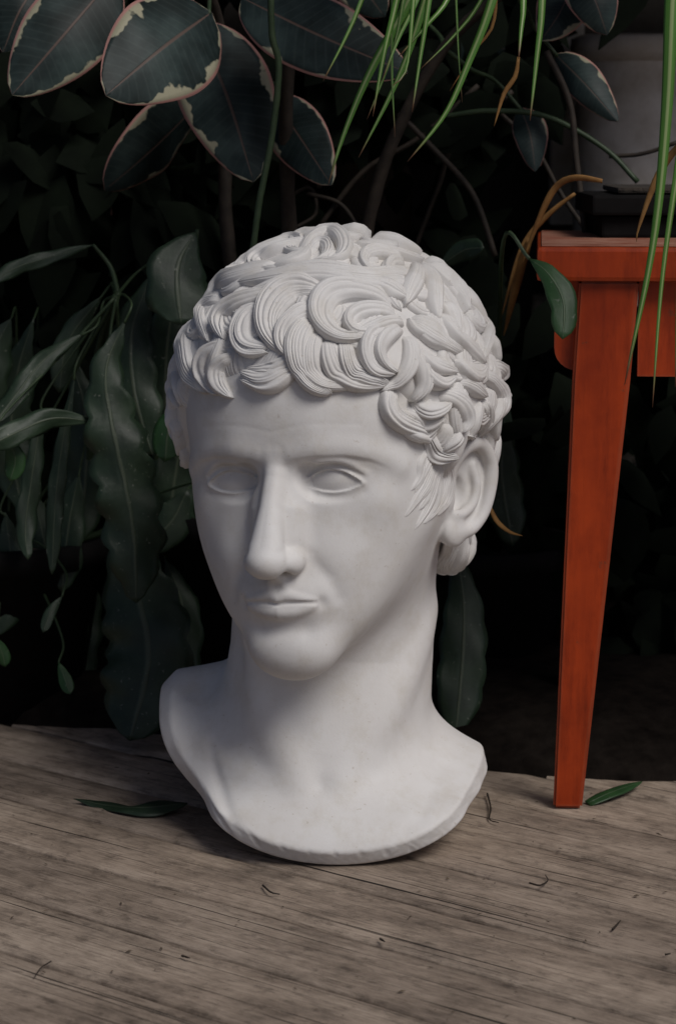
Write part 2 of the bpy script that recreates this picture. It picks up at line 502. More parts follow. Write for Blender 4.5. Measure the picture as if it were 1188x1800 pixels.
def surface(dist, lo, hi, step, coarse=5):
    """Surface nets on a sparse grid, then two Newton steps onto the exact surface."""
    lo = np.array(lo, float)
    n = np.ceil((np.array(hi) - lo) / (step * coarse)).astype(int)
    cs = step * coarse
    g = np.stack(np.meshgrid(*[lo[i] + cs * np.arange(n[i] + 1) for i in range(3)], indexing='ij'), -1).reshape(-1, 3).astype(np.float32)
    dc = dist(g).reshape(n + 1)
    N = n * coarse + 1
    D = dc
    for ax in range(3):                                                  # trilinear upsampling, one axis at a time
        idx = np.arange(N[ax]) / coarse
        i0 = np.minimum(idx.astype(int), n[ax] - 1)
        f = (idx - i0).astype(np.float32)
        sh = [1, 1, 1]
        sh[ax] = -1
        f = f.reshape(sh)
        D = np.take(D, i0, ax) * (1 - f) + np.take(D, i0 + 1, ax) * f
    band = np.nonzero(np.abs(D).ravel() < cs * 0.9)[0]
    ijk = np.stack(np.unravel_index(band, D.shape), 1)
    pts = (lo + ijk * step).astype(np.float32)
    D = np.ascontiguousarray(D.astype(np.float32))
    Dr = D.ravel()
    for s in range(0, len(band), 400000):
        Dr[band[s:s + 400000]] = dist(pts[s:s + 400000])
    ins = D < 0
    a = ins[:-1, :-1, :-1].astype(np.int8)
    cnt = np.zeros_like(a)
    for i in (0, 1):
        for j in (0, 1):
            for k in (0, 1):
                cnt += ins[i:N[0] - 1 + i, j:N[1] - 1 + j, k:N[2] - 1 + k]
    cell = np.nonzero((cnt > 0) & (cnt < 8))
    C = np.stack(cell, 1)
    vid = np.full(cnt.shape, -1, np.int32)
    vid[cell] = np.arange(len(C))
    acc = np.zeros((len(C), 3))
    num = np.zeros(len(C))
    corners = [(i, j, k) for i in (0, 1) for j in (0, 1) for k in (0, 1)]
    for c0 in corners:
        for ax in range(3):
            if c0[ax]:
                continue
            c1 = list(c0)
            c1[ax] = 1
            v0 = D[C[:, 0] + c0[0], C[:, 1] + c0[1], C[:, 2] + c0[2]]
            v1 = D[C[:, 0] + c1[0], C[:, 1] + c1[1], C[:, 2] + c1[2]]
            m = (v0 < 0) != (v1 < 0)
            t = np.where(m, v0 / np.where(m, v0 - v1, 1), 0)
            p = np.array(c0) + np.zeros((len(C), 3))
            p[:, ax] += t
            acc += p * m[:, None]
            num += m
    V = lo + (C + acc / num[:, None]) * step
    faces = []
    for ax in range(3):
        u, w = [(1, 2), (2, 0), (0, 1)][ax]
        sl0 = [slice(None)] * 3
        sl1 = [slice(None)] * 3
        sl0[ax] = slice(0, N[ax] - 1)
        sl1[ax] = slice(1, N[ax])
        s0, s1 = ins[tuple(sl0)], ins[tuple(sl1)]
        e = np.stack(np.nonzero(s0 != s1), 1)
        ok = (e[:, u] > 0) & (e[:, w] > 0) & (e[:, u] < N[u] - 1) & (e[:, w] < N[w] - 1)
        e = e[ok]
        fl = s0[e[:, 0], e[:, 1], e[:, 2]]

        def q(du, dw):
            x = e.copy()
            x[:, u] += du
            x[:, w] += dw
            return vid[x[:, 0], x[:, 1], x[:, 2]]
        f = np.stack([q(-1, -1), q(0, -1), q(0, 0), q(-1, 0)], 1)
        f[~fl] = f[~fl][:, ::-1]
        faces.append(f)
    Fc = np.concatenate(faces)
    Fc = Fc[(Fc >= 0).all(1)]
    h = 0.03
    for _ in range(2):
        v = V.astype(np.float32)
        d0 = dist(v)
        gr = np.stack([dist(v + np.array(o, np.float32)) - dist(v - np.array(o, np.float32)) for o in ((h, 0, 0), (0, h, 0), (0, 0, h))], 1) / (2 * h)
        g2 = np.maximum((gr ** 2).sum(1), 0.15)
        mv = -(d0 / g2)[:, None] * gr
        ln = np.sqrt((mv ** 2).sum(1))
        mv *= np.minimum(1, 0.6 * step / np.maximum(ln, 1e-9))[:, None]
        V = V + mv
    return V, Fc


def mesh_obj(name, verts, faces, mat, parent=None, smooth=True):
    me = bpy.data.meshes.new(name)
    if isinstance(verts, np.ndarray) and isinstance(faces, np.ndarray):
        me.vertices.add(len(verts))
        me.vertices.foreach_set("co", verts.astype(np.float32).ravel())
        k = faces.shape[1]
        me.loops.add(faces.size)
        me.loops.foreach_set("vertex_index", faces.astype(np.int32).ravel())
        me.polygons.add(len(faces))
        me.polygons.foreach_set("loop_start", np.arange(0, faces.size, k, dtype=np.int32))
        me.update(calc_edges=True)
        me.validate()
    else:
        me.from_pydata([tuple(v) for v in verts], [], [tuple(f) for f in faces])
        me.update()
    if smooth:
        me.polygons.foreach_set("use_smooth", np.ones(len(me.polygons), bool))
    if mat is not None:
        me.materials.append(mat)
    o = bpy.data.objects.new(name, me)
    COL.objects.link(o)
    if parent is not None:
        o.parent = parent
    return o


def thing(name, label, cat, loc=(0, 0, 0), group=None):
    o = bpy.data.objects.new(name, None)
    COL.objects.link(o)
    o.location = loc
    o.empty_display_size = 0.05
    o["label"] = label
    o["category"] = cat
    if group:
        o["group"] = group
    return o


BUST_LOC = Vector((HEAD_O.x - 0.02, 0.0, 0.0))
bust = thing("plaster_bust", "white plaster bust of a curly haired young man resting on the planks", "bust", BUST_LOC)
W2M = np.array(HEAD_O - BUST_LOC)


def to_bust(V):
    return V * S + W2M


STEP = 0.085
Vb, Fb = surface(body_dist, (-13, -15, FLOOR_Z - 0.6), (12, 11, 13), STEP)
body = mesh_obj("head", to_bust(Vb), Fb, PLASTER, bust)
Vh, Fh = surface(hair_dist, (-12, -13, -10), (12, 13, 14), 0.12)
hair = mesh_obj("hair", to_bust(Vh), Fh, PLASTER, bust)


# ------------------------------------------------------------------ hair: carved locks lying on the cap of hair
_bmh = bmesh.new()
for _V, _F in ((Vh, Fh), (Vb, Fb)):
    pass
BV_HAIR = BVHTree.FromPolygons([tuple(v) for v in (Vh * S + np.array(HEAD_O))], [tuple(int(i) for i in f) for f in Fh])
BV_BODY = BVHTree.FromPolygons([tuple(v) for v in (Vb * S + np.array(HEAD_O))], [tuple(int(i) for i in f) for f in Fb])
CAM_P = Vector((0, -CAM_D, CAM_H))
HEAD_M = Matrix(RH.tolist())


def head_pt(p):
    return HEAD_O + HEAD_M @ (Vector(p) * S)


def on_head(px, py, only_hair=False):
    """Where a line of sight meets the hair (or skin) of the head; near the outline, the closest hair to it."""
    d = (at(px, py, 0.0) - CAM_P).normalized()
    a, b = BV_HAIR.ray_cast(CAM_P, d), BV_BODY.ray_cast(CAM_P, d)
    hit = a if a[0] is not None and (only_hair or b[0] is None or a[3] < b[3]) else b
    if only_hair and a[0] is None:
        hit = a
    if hit[0] is not None:
        return hit[0], hit[1]
    best = None
    for k in range(30):
        q = CAM_P + d * (1.75 + 0.015 * k)
        n = BV_HAIR.find_nearest(q)
        if best is None or n[3] < best[3]:
            best = n
    return best[0], best[1]


def smooth3(a, k=2):
    a = np.array(a, float)
    for _ in range(k):
        b = a.copy()
        b[1:-1] = 0.25 * a[:-2] + 0.5 * a[1:-1] + 0.25 * a[2:]
        a = b
    return a


def lock_mesh(C, Nn, w, h, seed, tip=0.06, root=0.5, lift=0.0):
    """A lock of hair along the points C with surface normals Nn: flattened, grooved into strands, pointed at the tip."""
    r = random.Random(seed)
    C, Nn = smooth3(C, 3), smooth3(Nn, 4)
    Nn /= np.linalg.norm(Nn, axis=1)[:, None]
    T = np.gradient(C, axis=0)
    T /= np.linalg.norm(T, axis=1)[:, None] + 1e-12
    B = np.cross(T, Nn)
    B /= np.linalg.norm(B, axis=1)[:, None] + 1e-12
    dT = smooth3(np.gradient(T, axis=0), 3)
    seg = np.linalg.norm(np.gradient(C, axis=0), axis=1)
    curv = (dT * B).sum(1) / (seg + 1e-9)                                  # + : bends towards +B
    n = len(C)
    t = np.linspace(0, 1, n)
    wt = w * np.clip(np.minimum(root + (1 - root) * np.sin(np.clip(t / 0.45, 0, 1) * math.pi / 2), tip + (1 - tip) * np.sqrt(np.clip((1 - t) / 0.48, 0, 1))), 0.02, 1)
    wt = wt * (1 + 0.10 * np.sin(t * r.uniform(5, 9) + r.uniform(0, 6)))
    wt = np.minimum(wt, 0.85 / (np.abs(curv) + 1e-6))
    ht = h * np.minimum(0.25 + 0.75 * np.sin(np.clip(t / 0.5, 0, 1) * math.pi / 2), 0.42 + 0.58 * np.sqrt(np.clip((1 - t) / 0.5, 0, 1)))
    ns = max(3, int(round(2 * w / r.choice((0.0030, 0.0036, 0.0044)))))
    nu = 5 * ns + 2
    u = np.linspace(-1, 1, nu)
    ph = r.uniform(-0.4, 0.4)
    wp1, wp2 = r.uniform(-0.24, 0.24), r.uniform(-0.10, 0.10)
    gd = r.choice((0.5, 0.75, 0.95, 1.1))
    jit = [r.uniform(0.6, 1.5) for _ in range(ns + 2)]
    rows = []
    for i in range(n):
        v = (u + 1) / 2
        s = (v + wp1 * np.sin(math.pi * v) + wp2 * np.sin(2 * math.pi * v)) * ns + ph + 0.25 * math.sin(3 * t[i] + seed)
        fr = s - np.floor(s)
        dep = np.array([jit[int(k) % len(jit)] for k in np.floor(s + 0.5)])
        groove = np.exp(-(np.minimum(fr, 1 - fr) / 0.21) ** 2) * dep * (0.7 + 0.3 * np.sin(5 * t[i] + 2.1 * np.floor(s + 0.5) + seed))
        prof = (1 - np.abs(u) ** 5.0) ** 0.6
        sg = np.clip(curv[i] * w * 2.2, -1, 1)
        asym = (1 - 0.62 * u * sg) * (0.80 + 0.20 * (1 - u * u))
        z = ht[i] * prof * asym - groove * min(0.36 * ht[i], 0.0019) * np.clip(prof * 1.6, 0, 1) * (0.6 + 0.4 * min(1, t[i] * 3)) * gd
        z = z + lift - 1.15 * h * max(0.0, 1 - t[i] / 0.16) ** 1.4
        row = C[i] + np.outer(u * wt[i], B[i]) + np.outer(z, Nn[i])
        edge0 = C[i] - B[i] * wt[i] * 0.9 - Nn[i] * h * 0.9
        edge1 = C[i] + B[i] * wt[i] * 0.9 - Nn[i] * h * 0.9
        rr = np.array([mnoise.noise(Vector((p[0] * 330, p[1] * 330, p[2] * 330))) for p in row])
        row = row + np.outer(rr * 0.00028, Nn[i])
        rows.append(np.vstack([edge0, row, edge1]))
    m = nu + 2
    V = np.vstack(rows)
    F = []
    for i in range(n - 1):
        for j in range(m - 1):
            a = i * m + j
            F.append((a, a + m, a + m + 1, a + 1))
    e = (n - 1) * m
    tipv = len(V)
    V = np.vstack([V, C[-1] + T[-1] * w * 0.15 - Nn[-1] * h * 0.1])
    Ft = [(e + j + 1, e + j, tipv) for j in range(m - 1)]
    Ft += [(j, j + 1, m - 1) for j in range(m - 2)]
    return V, F, Ft


def add_lock(C, Nn, w, h, seed, **kw):
    V, F, Ft = lock_mesh(C, Nn, w, h, seed, **kw)
    V = V - np.array(BUST_LOC)
    o = mesh_obj("hair_lock", V, F + Ft, PLASTER, hair)
    return o


# locks seen in front, each along its own curve over the head: points, half width, all as measured on the photograph
LOCKS = [
    # side of the far temple
    ([(500, 468), (440, 485), (385, 505), (340, 530)], 22), ([(349, 545), (337, 576), (332, 604), (334, 635), (343, 662), (368, 691)], 19),
    ([(397, 525), (367, 543), (362, 570), (373, 603)], 11), ([(322, 562), (308, 590), (300, 625)], 9), ([(338, 549), (327, 584), (313, 620), (297, 642)], 14),
    ([(330, 615), (315, 640), (315, 668), (327, 710)], 9), ([(309, 640), (295, 668), (297, 694), (310, 722)], 9), ([(317, 640), (305, 665), (310, 690), (320, 712)], 8),
    ([(298, 640), (290, 680), (292, 720), (306, 756)], 12), ([(296, 690), (298, 735), (318, 770)], 11), ([(310, 690), (308, 730), (322, 764)], 9), ([(300, 600), (290, 640), (288, 690)], 12),
    ([(412, 606), (384, 615), (364, 635), (364, 660), (374, 682), (388, 694)], 14), ([(418, 624), (393, 640), (386, 664), (393, 684), (411, 699)], 12),
    # band over the brow's far half
    ([(500, 512), (440, 530), (408, 545), (391, 562), (391, 580), (400, 600)], 15), ([(478, 540), (440, 552), (423, 578), (422, 603), (437, 622), (474, 622)], 9),
    ([(474, 538), (446, 556), (434, 584), (440, 606), (474, 614)], 14), ([(528, 620), (500, 640), (466, 652), (436, 648)], 10),
    ([(526, 626), (498, 652), (464, 666), (428, 656)], 13), ([(526, 640), (502, 666), (468, 683), (430, 670)], 10),
    ([(586, 518), (524, 508), (490, 528), (474, 561), (480, 595), (512, 628)], 22), ([(512, 504), (478, 532), (464, 572), (474, 602), (486, 610)], 8),
    ([(560, 540), (528, 556), (504, 585), (502, 612), (518, 630)], 16),
    # fringe
    ([(557, 556), (531, 585), (523, 621), (535, 658), (553, 680), (582, 692)], 17), ([(563, 575), (547, 611), (548, 645), (567, 673), (620, 680)], 15),
    ([(577, 590), (581, 629), (599, 658), (628, 676), (674, 678)], 15), ([(604, 596), (608, 634), (626, 658), (650, 669), (680, 666)], 14),
    # big curl
    ([(700, 540), (655, 520), (614, 513), (580, 520), (564, 540), (563, 564), (580, 586), (608, 596), (652, 588)], 17),
    ([(704, 552), (664, 546), (632, 550), (614, 564), (618, 580), (640, 584), (690, 574)], 12), ([(712, 566), (680, 570), (648, 580), (628, 584)], 10),
    ([(690, 574), (652, 592), (641, 620), (654, 646), (690, 656)], 13), ([(708, 574), (676, 595), (663, 619), (674, 642), (696, 654)], 11),
    ([(712, 584), (720, 613), (717, 642), (704, 664), (668, 688)], 12),
    # front corner above the near temple
    ([(724, 590), (729, 628), (740, 660), (740, 684), (717, 706)], 12), ([(730, 614), (750, 640), (778, 650), (797, 656)], 12), ([(738, 640), (752, 664), (772, 676), (792, 664)], 11),
    ([(716, 560), (748, 582), (778, 606), (806, 620)], 18), ([(770, 545), (792, 590), (820, 614), (844, 640)], 16), ([(798, 626), (808, 648), (830, 660), (843, 644)], 15),
    ([(834, 556), (850, 582), (845, 612), (838, 634)], 9), ([(858, 578), (878, 602), (893, 632)], 14), ([(862, 640), (880, 660), (897, 668)], 13), ([(864, 684), (880, 692), (893, 690)], 11),
    ([(840, 650), (860, 672), (872, 697), (866, 725), (836, 762)], 13), ([(800, 666), (825, 678), (848, 698)], 12), ([(780, 686), (804, 702), (822, 722)], 11),
    ([(768, 690), (798, 708), (814, 736), (806, 758)], 13), ([(722, 704), (748, 718), (772, 718), (784, 708)], 11),
    ([(690, 672), (680, 708), (690, 732), (714, 747), (744, 754), (778, 734)], 15), ([(712, 716), (730, 734), (756, 742), (776, 732)], 10), ([(704, 748), (734, 766), (766, 754)], 11),
    ([(742, 748), (758, 772), (768, 796), (800, 800)], 12), ([(808, 758), (796, 776), (778, 792)], 10), ([(845, 700), (850, 730), (838, 756), (822, 766)], 12),
    # side whisker in front of the near ear
    ([(768, 780), (750, 822), (738, 846), (728, 866)], 8), ([(772, 790), (750, 850), (732, 878), (712, 908)], 9), ([(780, 795), (762, 860), (750, 894), (729, 930)], 9),
    ([(790, 800), (780, 858), (768, 890), (744, 920)], 9), ([(790, 810), (792, 850), (786, 880), (768, 906)], 9), ([(760, 782), (742, 812), (737, 840), (722, 862)], 8), ([(776, 800), (762, 840), (752, 872), (736, 896)], 9), ([(772, 812), (770, 862), (762, 892), (750, 908)], 8),
    # nape behind the near ear
    ([(814, 930), (806, 965), (794, 995), (780, 1020)], 10), ([(828, 930), (822, 965), (806, 1000)], 9), ([(838, 890), (842, 920), (828, 948)], 11), ([(800, 930), (790, 960), (786, 990), (797, 1012)], 12), ([(815, 940), (808, 975), (800, 1000), (812, 1018)], 10), ([(790, 950), (778, 985), (779, 1010), (790, 1026)], 10), ([(832, 930), (832, 958), (820, 968)], 10),
    # top of the head
    ([(560, 424), (522, 432), (485, 446), (454, 460), (446, 474), (472, 480), (508, 473)], 11), ([(472, 479), (510, 472), (538, 457), (545, 438)], 9),
    ([(524, 442), (560, 420), (590, 418), (606, 440), (596, 462), (562, 468)], 12), ([(540, 448), (564, 432), (578, 442), (572, 458), (550, 466)], 9),
    ([(512, 432), (545, 406), (582, 402)], 14), ([(584, 406), (620, 398), (652, 410)], 15), ([(390, 466), (430, 442), (485, 430), (530, 424)], 13), ([(452, 458), (418, 468), (388, 480), (352, 508)], 14),
    ([(740, 470), (650, 488), (560, 480), (480, 492), (398, 508)], 16), ([(735, 490), (645, 504), (560, 492), (500, 502), (440, 522)], 15),
    ([(712, 466), (678, 453), (645, 451), (635, 466), (646, 482)], 11), ([(714, 470), (690, 463), (676, 476), (680, 497)], 9), ([(732, 462), (730, 487), (716, 515), (708, 540)], 14),
    ([(736, 464), (754, 495), (758, 530), (762, 566)], 15), ([(742, 462), (774, 487), (802, 519), (814, 550)], 15), ([(746, 460), (784, 475), (814, 503), (822, 530)], 13),
    ([(800, 480), (838, 500), (862, 540), (866, 570)], 18), ([(744, 452), (775, 458), (800, 486)], 13), ([(650, 412), (697, 422), (738, 448)], 14), ([(612, 428), (660, 442), (713, 455), (740, 462)], 13),
    ([(640, 500), (680, 512), (712, 530)], 16), ([(770, 530), (790, 560), (800, 590)], 14),
]


def lock_from_photo(pts, w, k):
    P2 = spline(pts, 7)
    seg = np.concatenate([[0], np.cumsum(np.linalg.norm(np.diff(P2, axis=0), axis=1))])
    n = int(np.clip(seg[-1] / 5, 12, 40))
    q = np.linspace(0, seg[-1], n)
    P2 = np.stack([np.interp(q, seg, P2[:, 0]), np.interp(q, seg, P2[:, 1])], 1)
    hits = [on_head(p[0], p[1], pts[0][1] > 870 and pts[0][0] > 790) for p in P2]
    C, Nn = [h[0] for h in hits], [h[1] for h in hits]
    if 860 < pts[-1][1] < 935 and pts[0][0] < 800:                          # whisker: low relief on the cheek
        add_lock(C, Nn, w * 0.00080, 0.0042, k, lift=-0.0013)
    else:
        add_lock(C, Nn, w * 0.00067, (w * 0.46 + 9.0) * 0.00049, k, lift=0.0022 + 0.0006 * (k % 4))


# the rest of the hair: locks growing from the crown all round, most of them behind or under those
CROWN = head_pt((2.2, 4.6, 12.3))


def crown_locks(count):
    pts = []
    tries = 0
    while len(pts) < count and tries < 9000:
        tries += 1
        i = rng.randrange(len(Vh))
        p = Vector(Vh[i] * S) + HEAD_O
        hz = HEAD_M.transposed() @ ((p - HEAD_O) / S)
        zl = np.interp(hz.y, HAIR_LINE[:, 0], HAIR_LINE[:, 1])
        if hz.z < zl + 0.9:
            continue
        hit = BV_HAIR.find_nearest(p)
        if any((p - q).length < 0.0135 for q in pts):
            continue
        pts.append(p)
    for k, p in enumerate(pts):
        away = (p - CROWN).normalized()
        bend = rng.choice((-1, 1)) * rng.uniform(0.04, 0.20)
        C, Nn = [], []
        q = p.copy()
        n0 = BV_HAIR.find_nearest(q)[1]
        d = (away - n0 * away.dot(n0)).normalized()
        d = (Matrix.Rotation(-bend * 4, 3, n0) @ d)
        for i in range(16):
            hit = BV_HAIR.find_nearest(q)
            q = hit[0]
            n0 = hit[1]
            C.append(q.copy())
            Nn.append(n0.copy())
            d = (d - n0 * d.dot(n0)).normalized()
            d = Matrix.Rotation(bend * (0.6 + 0.1 * i), 3, n0) @ d
            q = q + d * 0.0034
        add_lock(C, Nn, rng.uniform(0.009, 0.0135), rng.uniform(0.004, 0.0062), 500 + k, lift=rng.uniform(-0.001, 0.0015))


crown_locks(205)
for _k, (_p, _w) in enumerate(LOCKS):
    lock_from_photo(_p, _w, _k)


# ------------------------------------------------------------------ the setting: planked floor, soil beneath, wall behind
def structure(o):
    o["kind"] = "structure"
    return o


def mapping(nt, src, scale, rot=(0, 0, 0), loc=(0, 0, 0)):
    n = node(nt, "ShaderNodeMapping")
    n.inputs["Scale"].default_value = scale
    n.inputs["Rotation"].default_value = rot
    n.inputs["Location"].default_value = loc
    link(nt, src, n.inputs["Vector"])
    return n.outputs[0]


def math_n(nt, op, a, b=None, clamp=False):
    n = node(nt, "ShaderNodeMath", operation=op)
    n.use_clamp = clamp
    for i, v in enumerate((a, b)):
        if v is None:
            continue
        if isinstance(v, (int, float)):
            n.inputs[i].default_value = v
        else:
            link(nt, v, n.inputs[i])
    return n.outputs[0]


def mix_col(nt, fac, a, b, blend='MIX'):
    n = node(nt, "ShaderNodeMix", data_type='RGBA', blend_type=blend)
    if isinstance(fac, (int, float)):
        n.inputs[0].default_value = fac
    else:
        link(nt, fac, n.inputs[0])
    for i, v in ((6, a), (7, b)):
        if isinstance(v, tuple):
            n.inputs[i].default_value = (*v, 1)
        else:
            link(nt, v, n.inputs[i])
    return n.outputs[2]


def bump(nt, b, h, strength, dist):
    n = node(nt, "ShaderNodeBump")
    n.inputs["Strength"].default_value = strength
    n.inputs["Distance"].default_value = dist
    link(nt, h, n.inputs["Height"])
    link(nt, n.outputs[0], b.inputs["Normal"])


def plank_material():
    m, nt, b = new_mat("weathered_planks")
    tc = node(nt, "ShaderNodeTexCoord")
    oi = node(nt, "ShaderNodeObjectInfo")
    off = node(nt, "ShaderNodeVectorMath", operation='ADD')
    sc = node(nt, "ShaderNodeVectorMath", operation='SCALE')
    cx = node(nt, "ShaderNodeCombineXYZ")
    link(nt, oi.outputs["Random"], cx.inputs[0])
    link(nt, oi.outputs["Random"], cx.inputs[1])
    link(nt, cx.outputs[0], sc.inputs[0])
    sc.inputs["Scale"].default_value = 17.0
    link(nt, tc.outputs["Object"], off.inputs[0])
    link(nt, sc.outputs[0], off.inputs[1])
    v = off.outputs[0]
    warp = noise_tex(nt, mapping(nt, v, (3, 9, 3)), 1.0, 3.0)
    wv = node(nt, "ShaderNodeVectorMath", operation='MULTIPLY_ADD')
    link(nt, warp.outputs["Color"], wv.inputs[0])
    wv.inputs[1].default_value = (0.0, 0.012, 0.0)
    link(nt, v, wv.inputs[2])
    g1 = noise_tex(nt, mapping(nt, wv.outputs[0], (30, 700, 60)), 1.0, 6.0, 0.7)     # fine fibres
    g2 = noise_tex(nt, mapping(nt, wv.outputs[0], (4.0, 190, 40)), 1.0, 7.0, 0.7)     # year rings
    g3 = noise_tex(nt, mapping(nt, wv.outputs[0], (2.6, 300, 40), loc=(7, 3, 0)), 1.0, 3.0, 0.5)   # cracks
    st = noise_tex(nt, mapping(nt, v, (9, 16, 9)), 1.0, 9.0, 0.76)                     # grey weather stains
    st2 = noise_tex(nt, mapping(nt, v, (34, 60, 34), loc=(4, 1, 9)), 1.0, 7.0, 0.75)   # small blotches
    lo = noise_tex(nt, mapping(nt, v, (3, 7, 3), loc=(2, 8, 1)), 1.0, 3.0, 0.5)
    base = ramp(nt, lo.outputs["Fac"], [(0.32, (0.41, 0.335, 0.272)), (0.5, (0.50, 0.41, 0.33)), (0.68, (0.58, 0.485, 0.395))])
    ring = ramp(nt, g2.outputs["Fac"], [(0.32, (0.66, 0.64, 0.63)), (0.62, (1.0, 1.0, 1.0))])
    fib = ramp(nt, g1.outputs["Fac"], [(0.34, (0.42, 0.40, 0.39)), (0.50, (1, 1, 1))])
    c = mix_col(nt, 0.9, base.outputs[0], ring.outputs[0], 'MULTIPLY')
    c = mix_col(nt, 0.85, c, fib.outputs[0], 'MULTIPLY')
    stain = ramp(nt, st.outputs["Fac"], [(0.36, (0.42, 0.41, 0.41)), (0.48, (0.76, 0.75, 0.74)), (0.58, (1, 1, 1))])
    c = mix_col(nt, 0.95, c, stain.outputs[0], 'MULTIPLY')
    blot = ramp(nt, st2.outputs["Fac"], [(0.36, (0.45, 0.44, 0.44)), (0.47, (1, 1, 1))])
    c = mix_col(nt, 0.75, c, blot.outputs[0], 'MULTIPLY')
    crack = ramp(nt, g3.outputs["Fac"], [(0.325, (0, 0, 0)), (0.355, (1, 1, 1))])
    c = mix_col(nt, 0.92, c, crack.outputs[0], 'MULTIPLY')
    tone = ramp(nt, oi.outputs["Random"], [(0.0, (0.80, 0.79, 0.78)), (1.0, (1.12, 1.10, 1.07))])
    c = mix_col(nt, 1.0, c, tone.outputs[0], 'MULTIPLY')
    link(nt, c, b.inputs["Base Color"])
    b.inputs["Roughness"].default_value = 0.78
    b.inputs["Specular IOR Level"].default_value = 0.25
    h = math_n(nt, 'ADD', math_n(nt, 'MULTIPLY', crack.outputs[0], 1.2), math_n(nt, 'ADD', g1.outputs["Fac"], math_n(nt, 'MULTIPLY', g2.outputs["Fac"], 0.8)))
    bump(nt, b, h, 0.75, 0.0016)
    return m


M_PLANK = plank_material()
floor = bpy.data.objects.new("floor", None)
COL.objects.link(floor)
structure(floor)
PL_ANG = R(-38.5)
PL_DIR = Vector((math.cos(PL_ANG), math.sin(PL_ANG), 0))
PL_N = Vector((-PL_DIR.y, PL_DIR.x, 0))
P_SEAM = floor_at(540, 1537)
PW = 0.094


def plank_mesh(seed):
    r = random.Random(seed)
    nx, hw, L, th = 90, PW / 2 - 0.0023, 4.0, 0.022
    prof = [(-1.0, -th), (-1.0, -0.0030), (-0.965, -0.0008), (-0.6, 0.0), (0.0, r.uniform(-0.0006, 0.0004)), (0.6, 0.0), (0.965, -0.0008), (1.0, -0.0030), (1.0, -th)]
    V, F = [], []
    for i in range(nx + 1):
        x = -L / 2 + L * i / nx
        for k, (u, z) in enumerate(prof):
            wob = 0.0009 * mnoise.noise(Vector((x * 9, seed * 3.1 + (0 if u < 0 else 5), 0)))
            chip = max(0.0, mnoise.noise(Vector((x * 26, seed * 1.7 + (0 if u < 0 else 9), 3))) - 0.28) * 0.006 if abs(u) > 0.9 and z > -0.01 else 0
            V.append((x, u * hw + wob - math.copysign(chip, u), z - 0.0006 * mnoise.noise(Vector((x * 4, u * 2, seed))) - chip * 0.4))
    m = len(prof)
    for i in range(nx):
        for k in range(m - 1):
            a = i * m + k
            F.append((a, a + m, a + m + 1, a + 1))
    return V, F


for k in range(-14, 22):
    c = P_SEAM + PL_N * (PW * (k + 0.5))
    V, F = plank_mesh(k + 40)
    o = mesh_obj("plank", V, F, M_PLANK, floor)
    c = c + PL_DIR * (0.3 - c.x * 0.6)
    o.location = (c.x, c.y, -0.0012)
    o.rotation_euler = (0, 0, PL_ANG)

m_soil, nt, b = new_mat("dark_soil")
tc = node(nt, "ShaderNodeTexCoord")
n1 = noise_tex(nt, tc.outputs["Object"], 30.0, 6.0, 0.7)
link(nt, ramp(nt, n1.outputs["Fac"], [(0.3, (0.012, 0.009, 0.007)), (0.7, (0.05, 0.038, 0.028))]).outputs[0], b.inputs["Base Color"])
b.inputs["Roughness"].default_value = 0.95
bump(nt, b, n1.outputs["Fac"], 0.8, 0.01)
structure(mesh_obj("ground", [(-14, -14, -0.06), (14, -14, -0.06), (14, 14, -0.06), (-14, 14, -0.06)], [(0, 1, 2, 3)], m_soil))


def wall_material():
    m, nt, b = new_mat("old_wall")
    tc = node(nt, "ShaderNodeTexCoord")
    n1 = noise_tex(nt, tc.outputs["Object"], 3.2, 6.0, 0.65)
    n2 = noise_tex(nt, tc.outputs["Object"], 14.0, 6.0, 0.7)
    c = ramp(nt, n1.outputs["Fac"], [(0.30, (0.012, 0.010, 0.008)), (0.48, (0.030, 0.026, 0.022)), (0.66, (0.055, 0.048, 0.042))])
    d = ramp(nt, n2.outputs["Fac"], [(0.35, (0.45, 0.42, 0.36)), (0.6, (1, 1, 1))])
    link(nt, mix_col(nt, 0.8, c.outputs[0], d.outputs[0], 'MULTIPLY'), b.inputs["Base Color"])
    b.inputs["Roughness"].default_value = 0.9
    bump(nt, b, n2.outputs["Fac"], 0.5, 0.006)
    return m


def box_mesh(lo, hi, bev=0.0):
    """A box with chamfered edges."""
    bm = bmesh.new()
    bmesh.ops.create_cube(bm, size=1.0)
    for v in bm.verts:
        v.co = Vector([(lo[i] + hi[i]) / 2 + v.co[i] * (hi[i] - lo[i]) for i in range(3)])
    if bev > 0:
        bmesh.ops.bevel(bm, geom=list(bm.edges), offset=bev, segments=2, profile=0.6, affect='EDGES')
    V = [v.co.copy() for v in bm.verts]
    F = [tuple(v.index for v in f.verts) for f in bm.faces]
    bm.free()
    return V, F


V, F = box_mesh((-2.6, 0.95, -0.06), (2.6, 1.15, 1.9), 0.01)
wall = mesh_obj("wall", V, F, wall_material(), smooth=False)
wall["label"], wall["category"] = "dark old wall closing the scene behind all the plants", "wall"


# ------------------------------------------------------------------ leaf materials
def leaf_base(name, rough, spec=0.4):
    m, nt, b = new_mat(name)
    b.inputs["Roughness"].default_value = rough
    b.inputs["Specular IOR Level"].default_value = spec
    uv = node(nt, "ShaderNodeUVMap")
    sp = node(nt, "ShaderNodeSeparateXYZ")
    link(nt, uv.outputs[0], sp.inputs[0])
    au = math_n(nt, 'ABSOLUTE', math_n(nt, 'SUBTRACT', math_n(nt, 'MULTIPLY', sp.outputs[0], 2.0), 1.0))
    tc = node(nt, "ShaderNodeTexCoord")
    oi = node(nt, "ShaderNodeObjectInfo")
    return m, nt, b, uv, sp, au, tc, oi


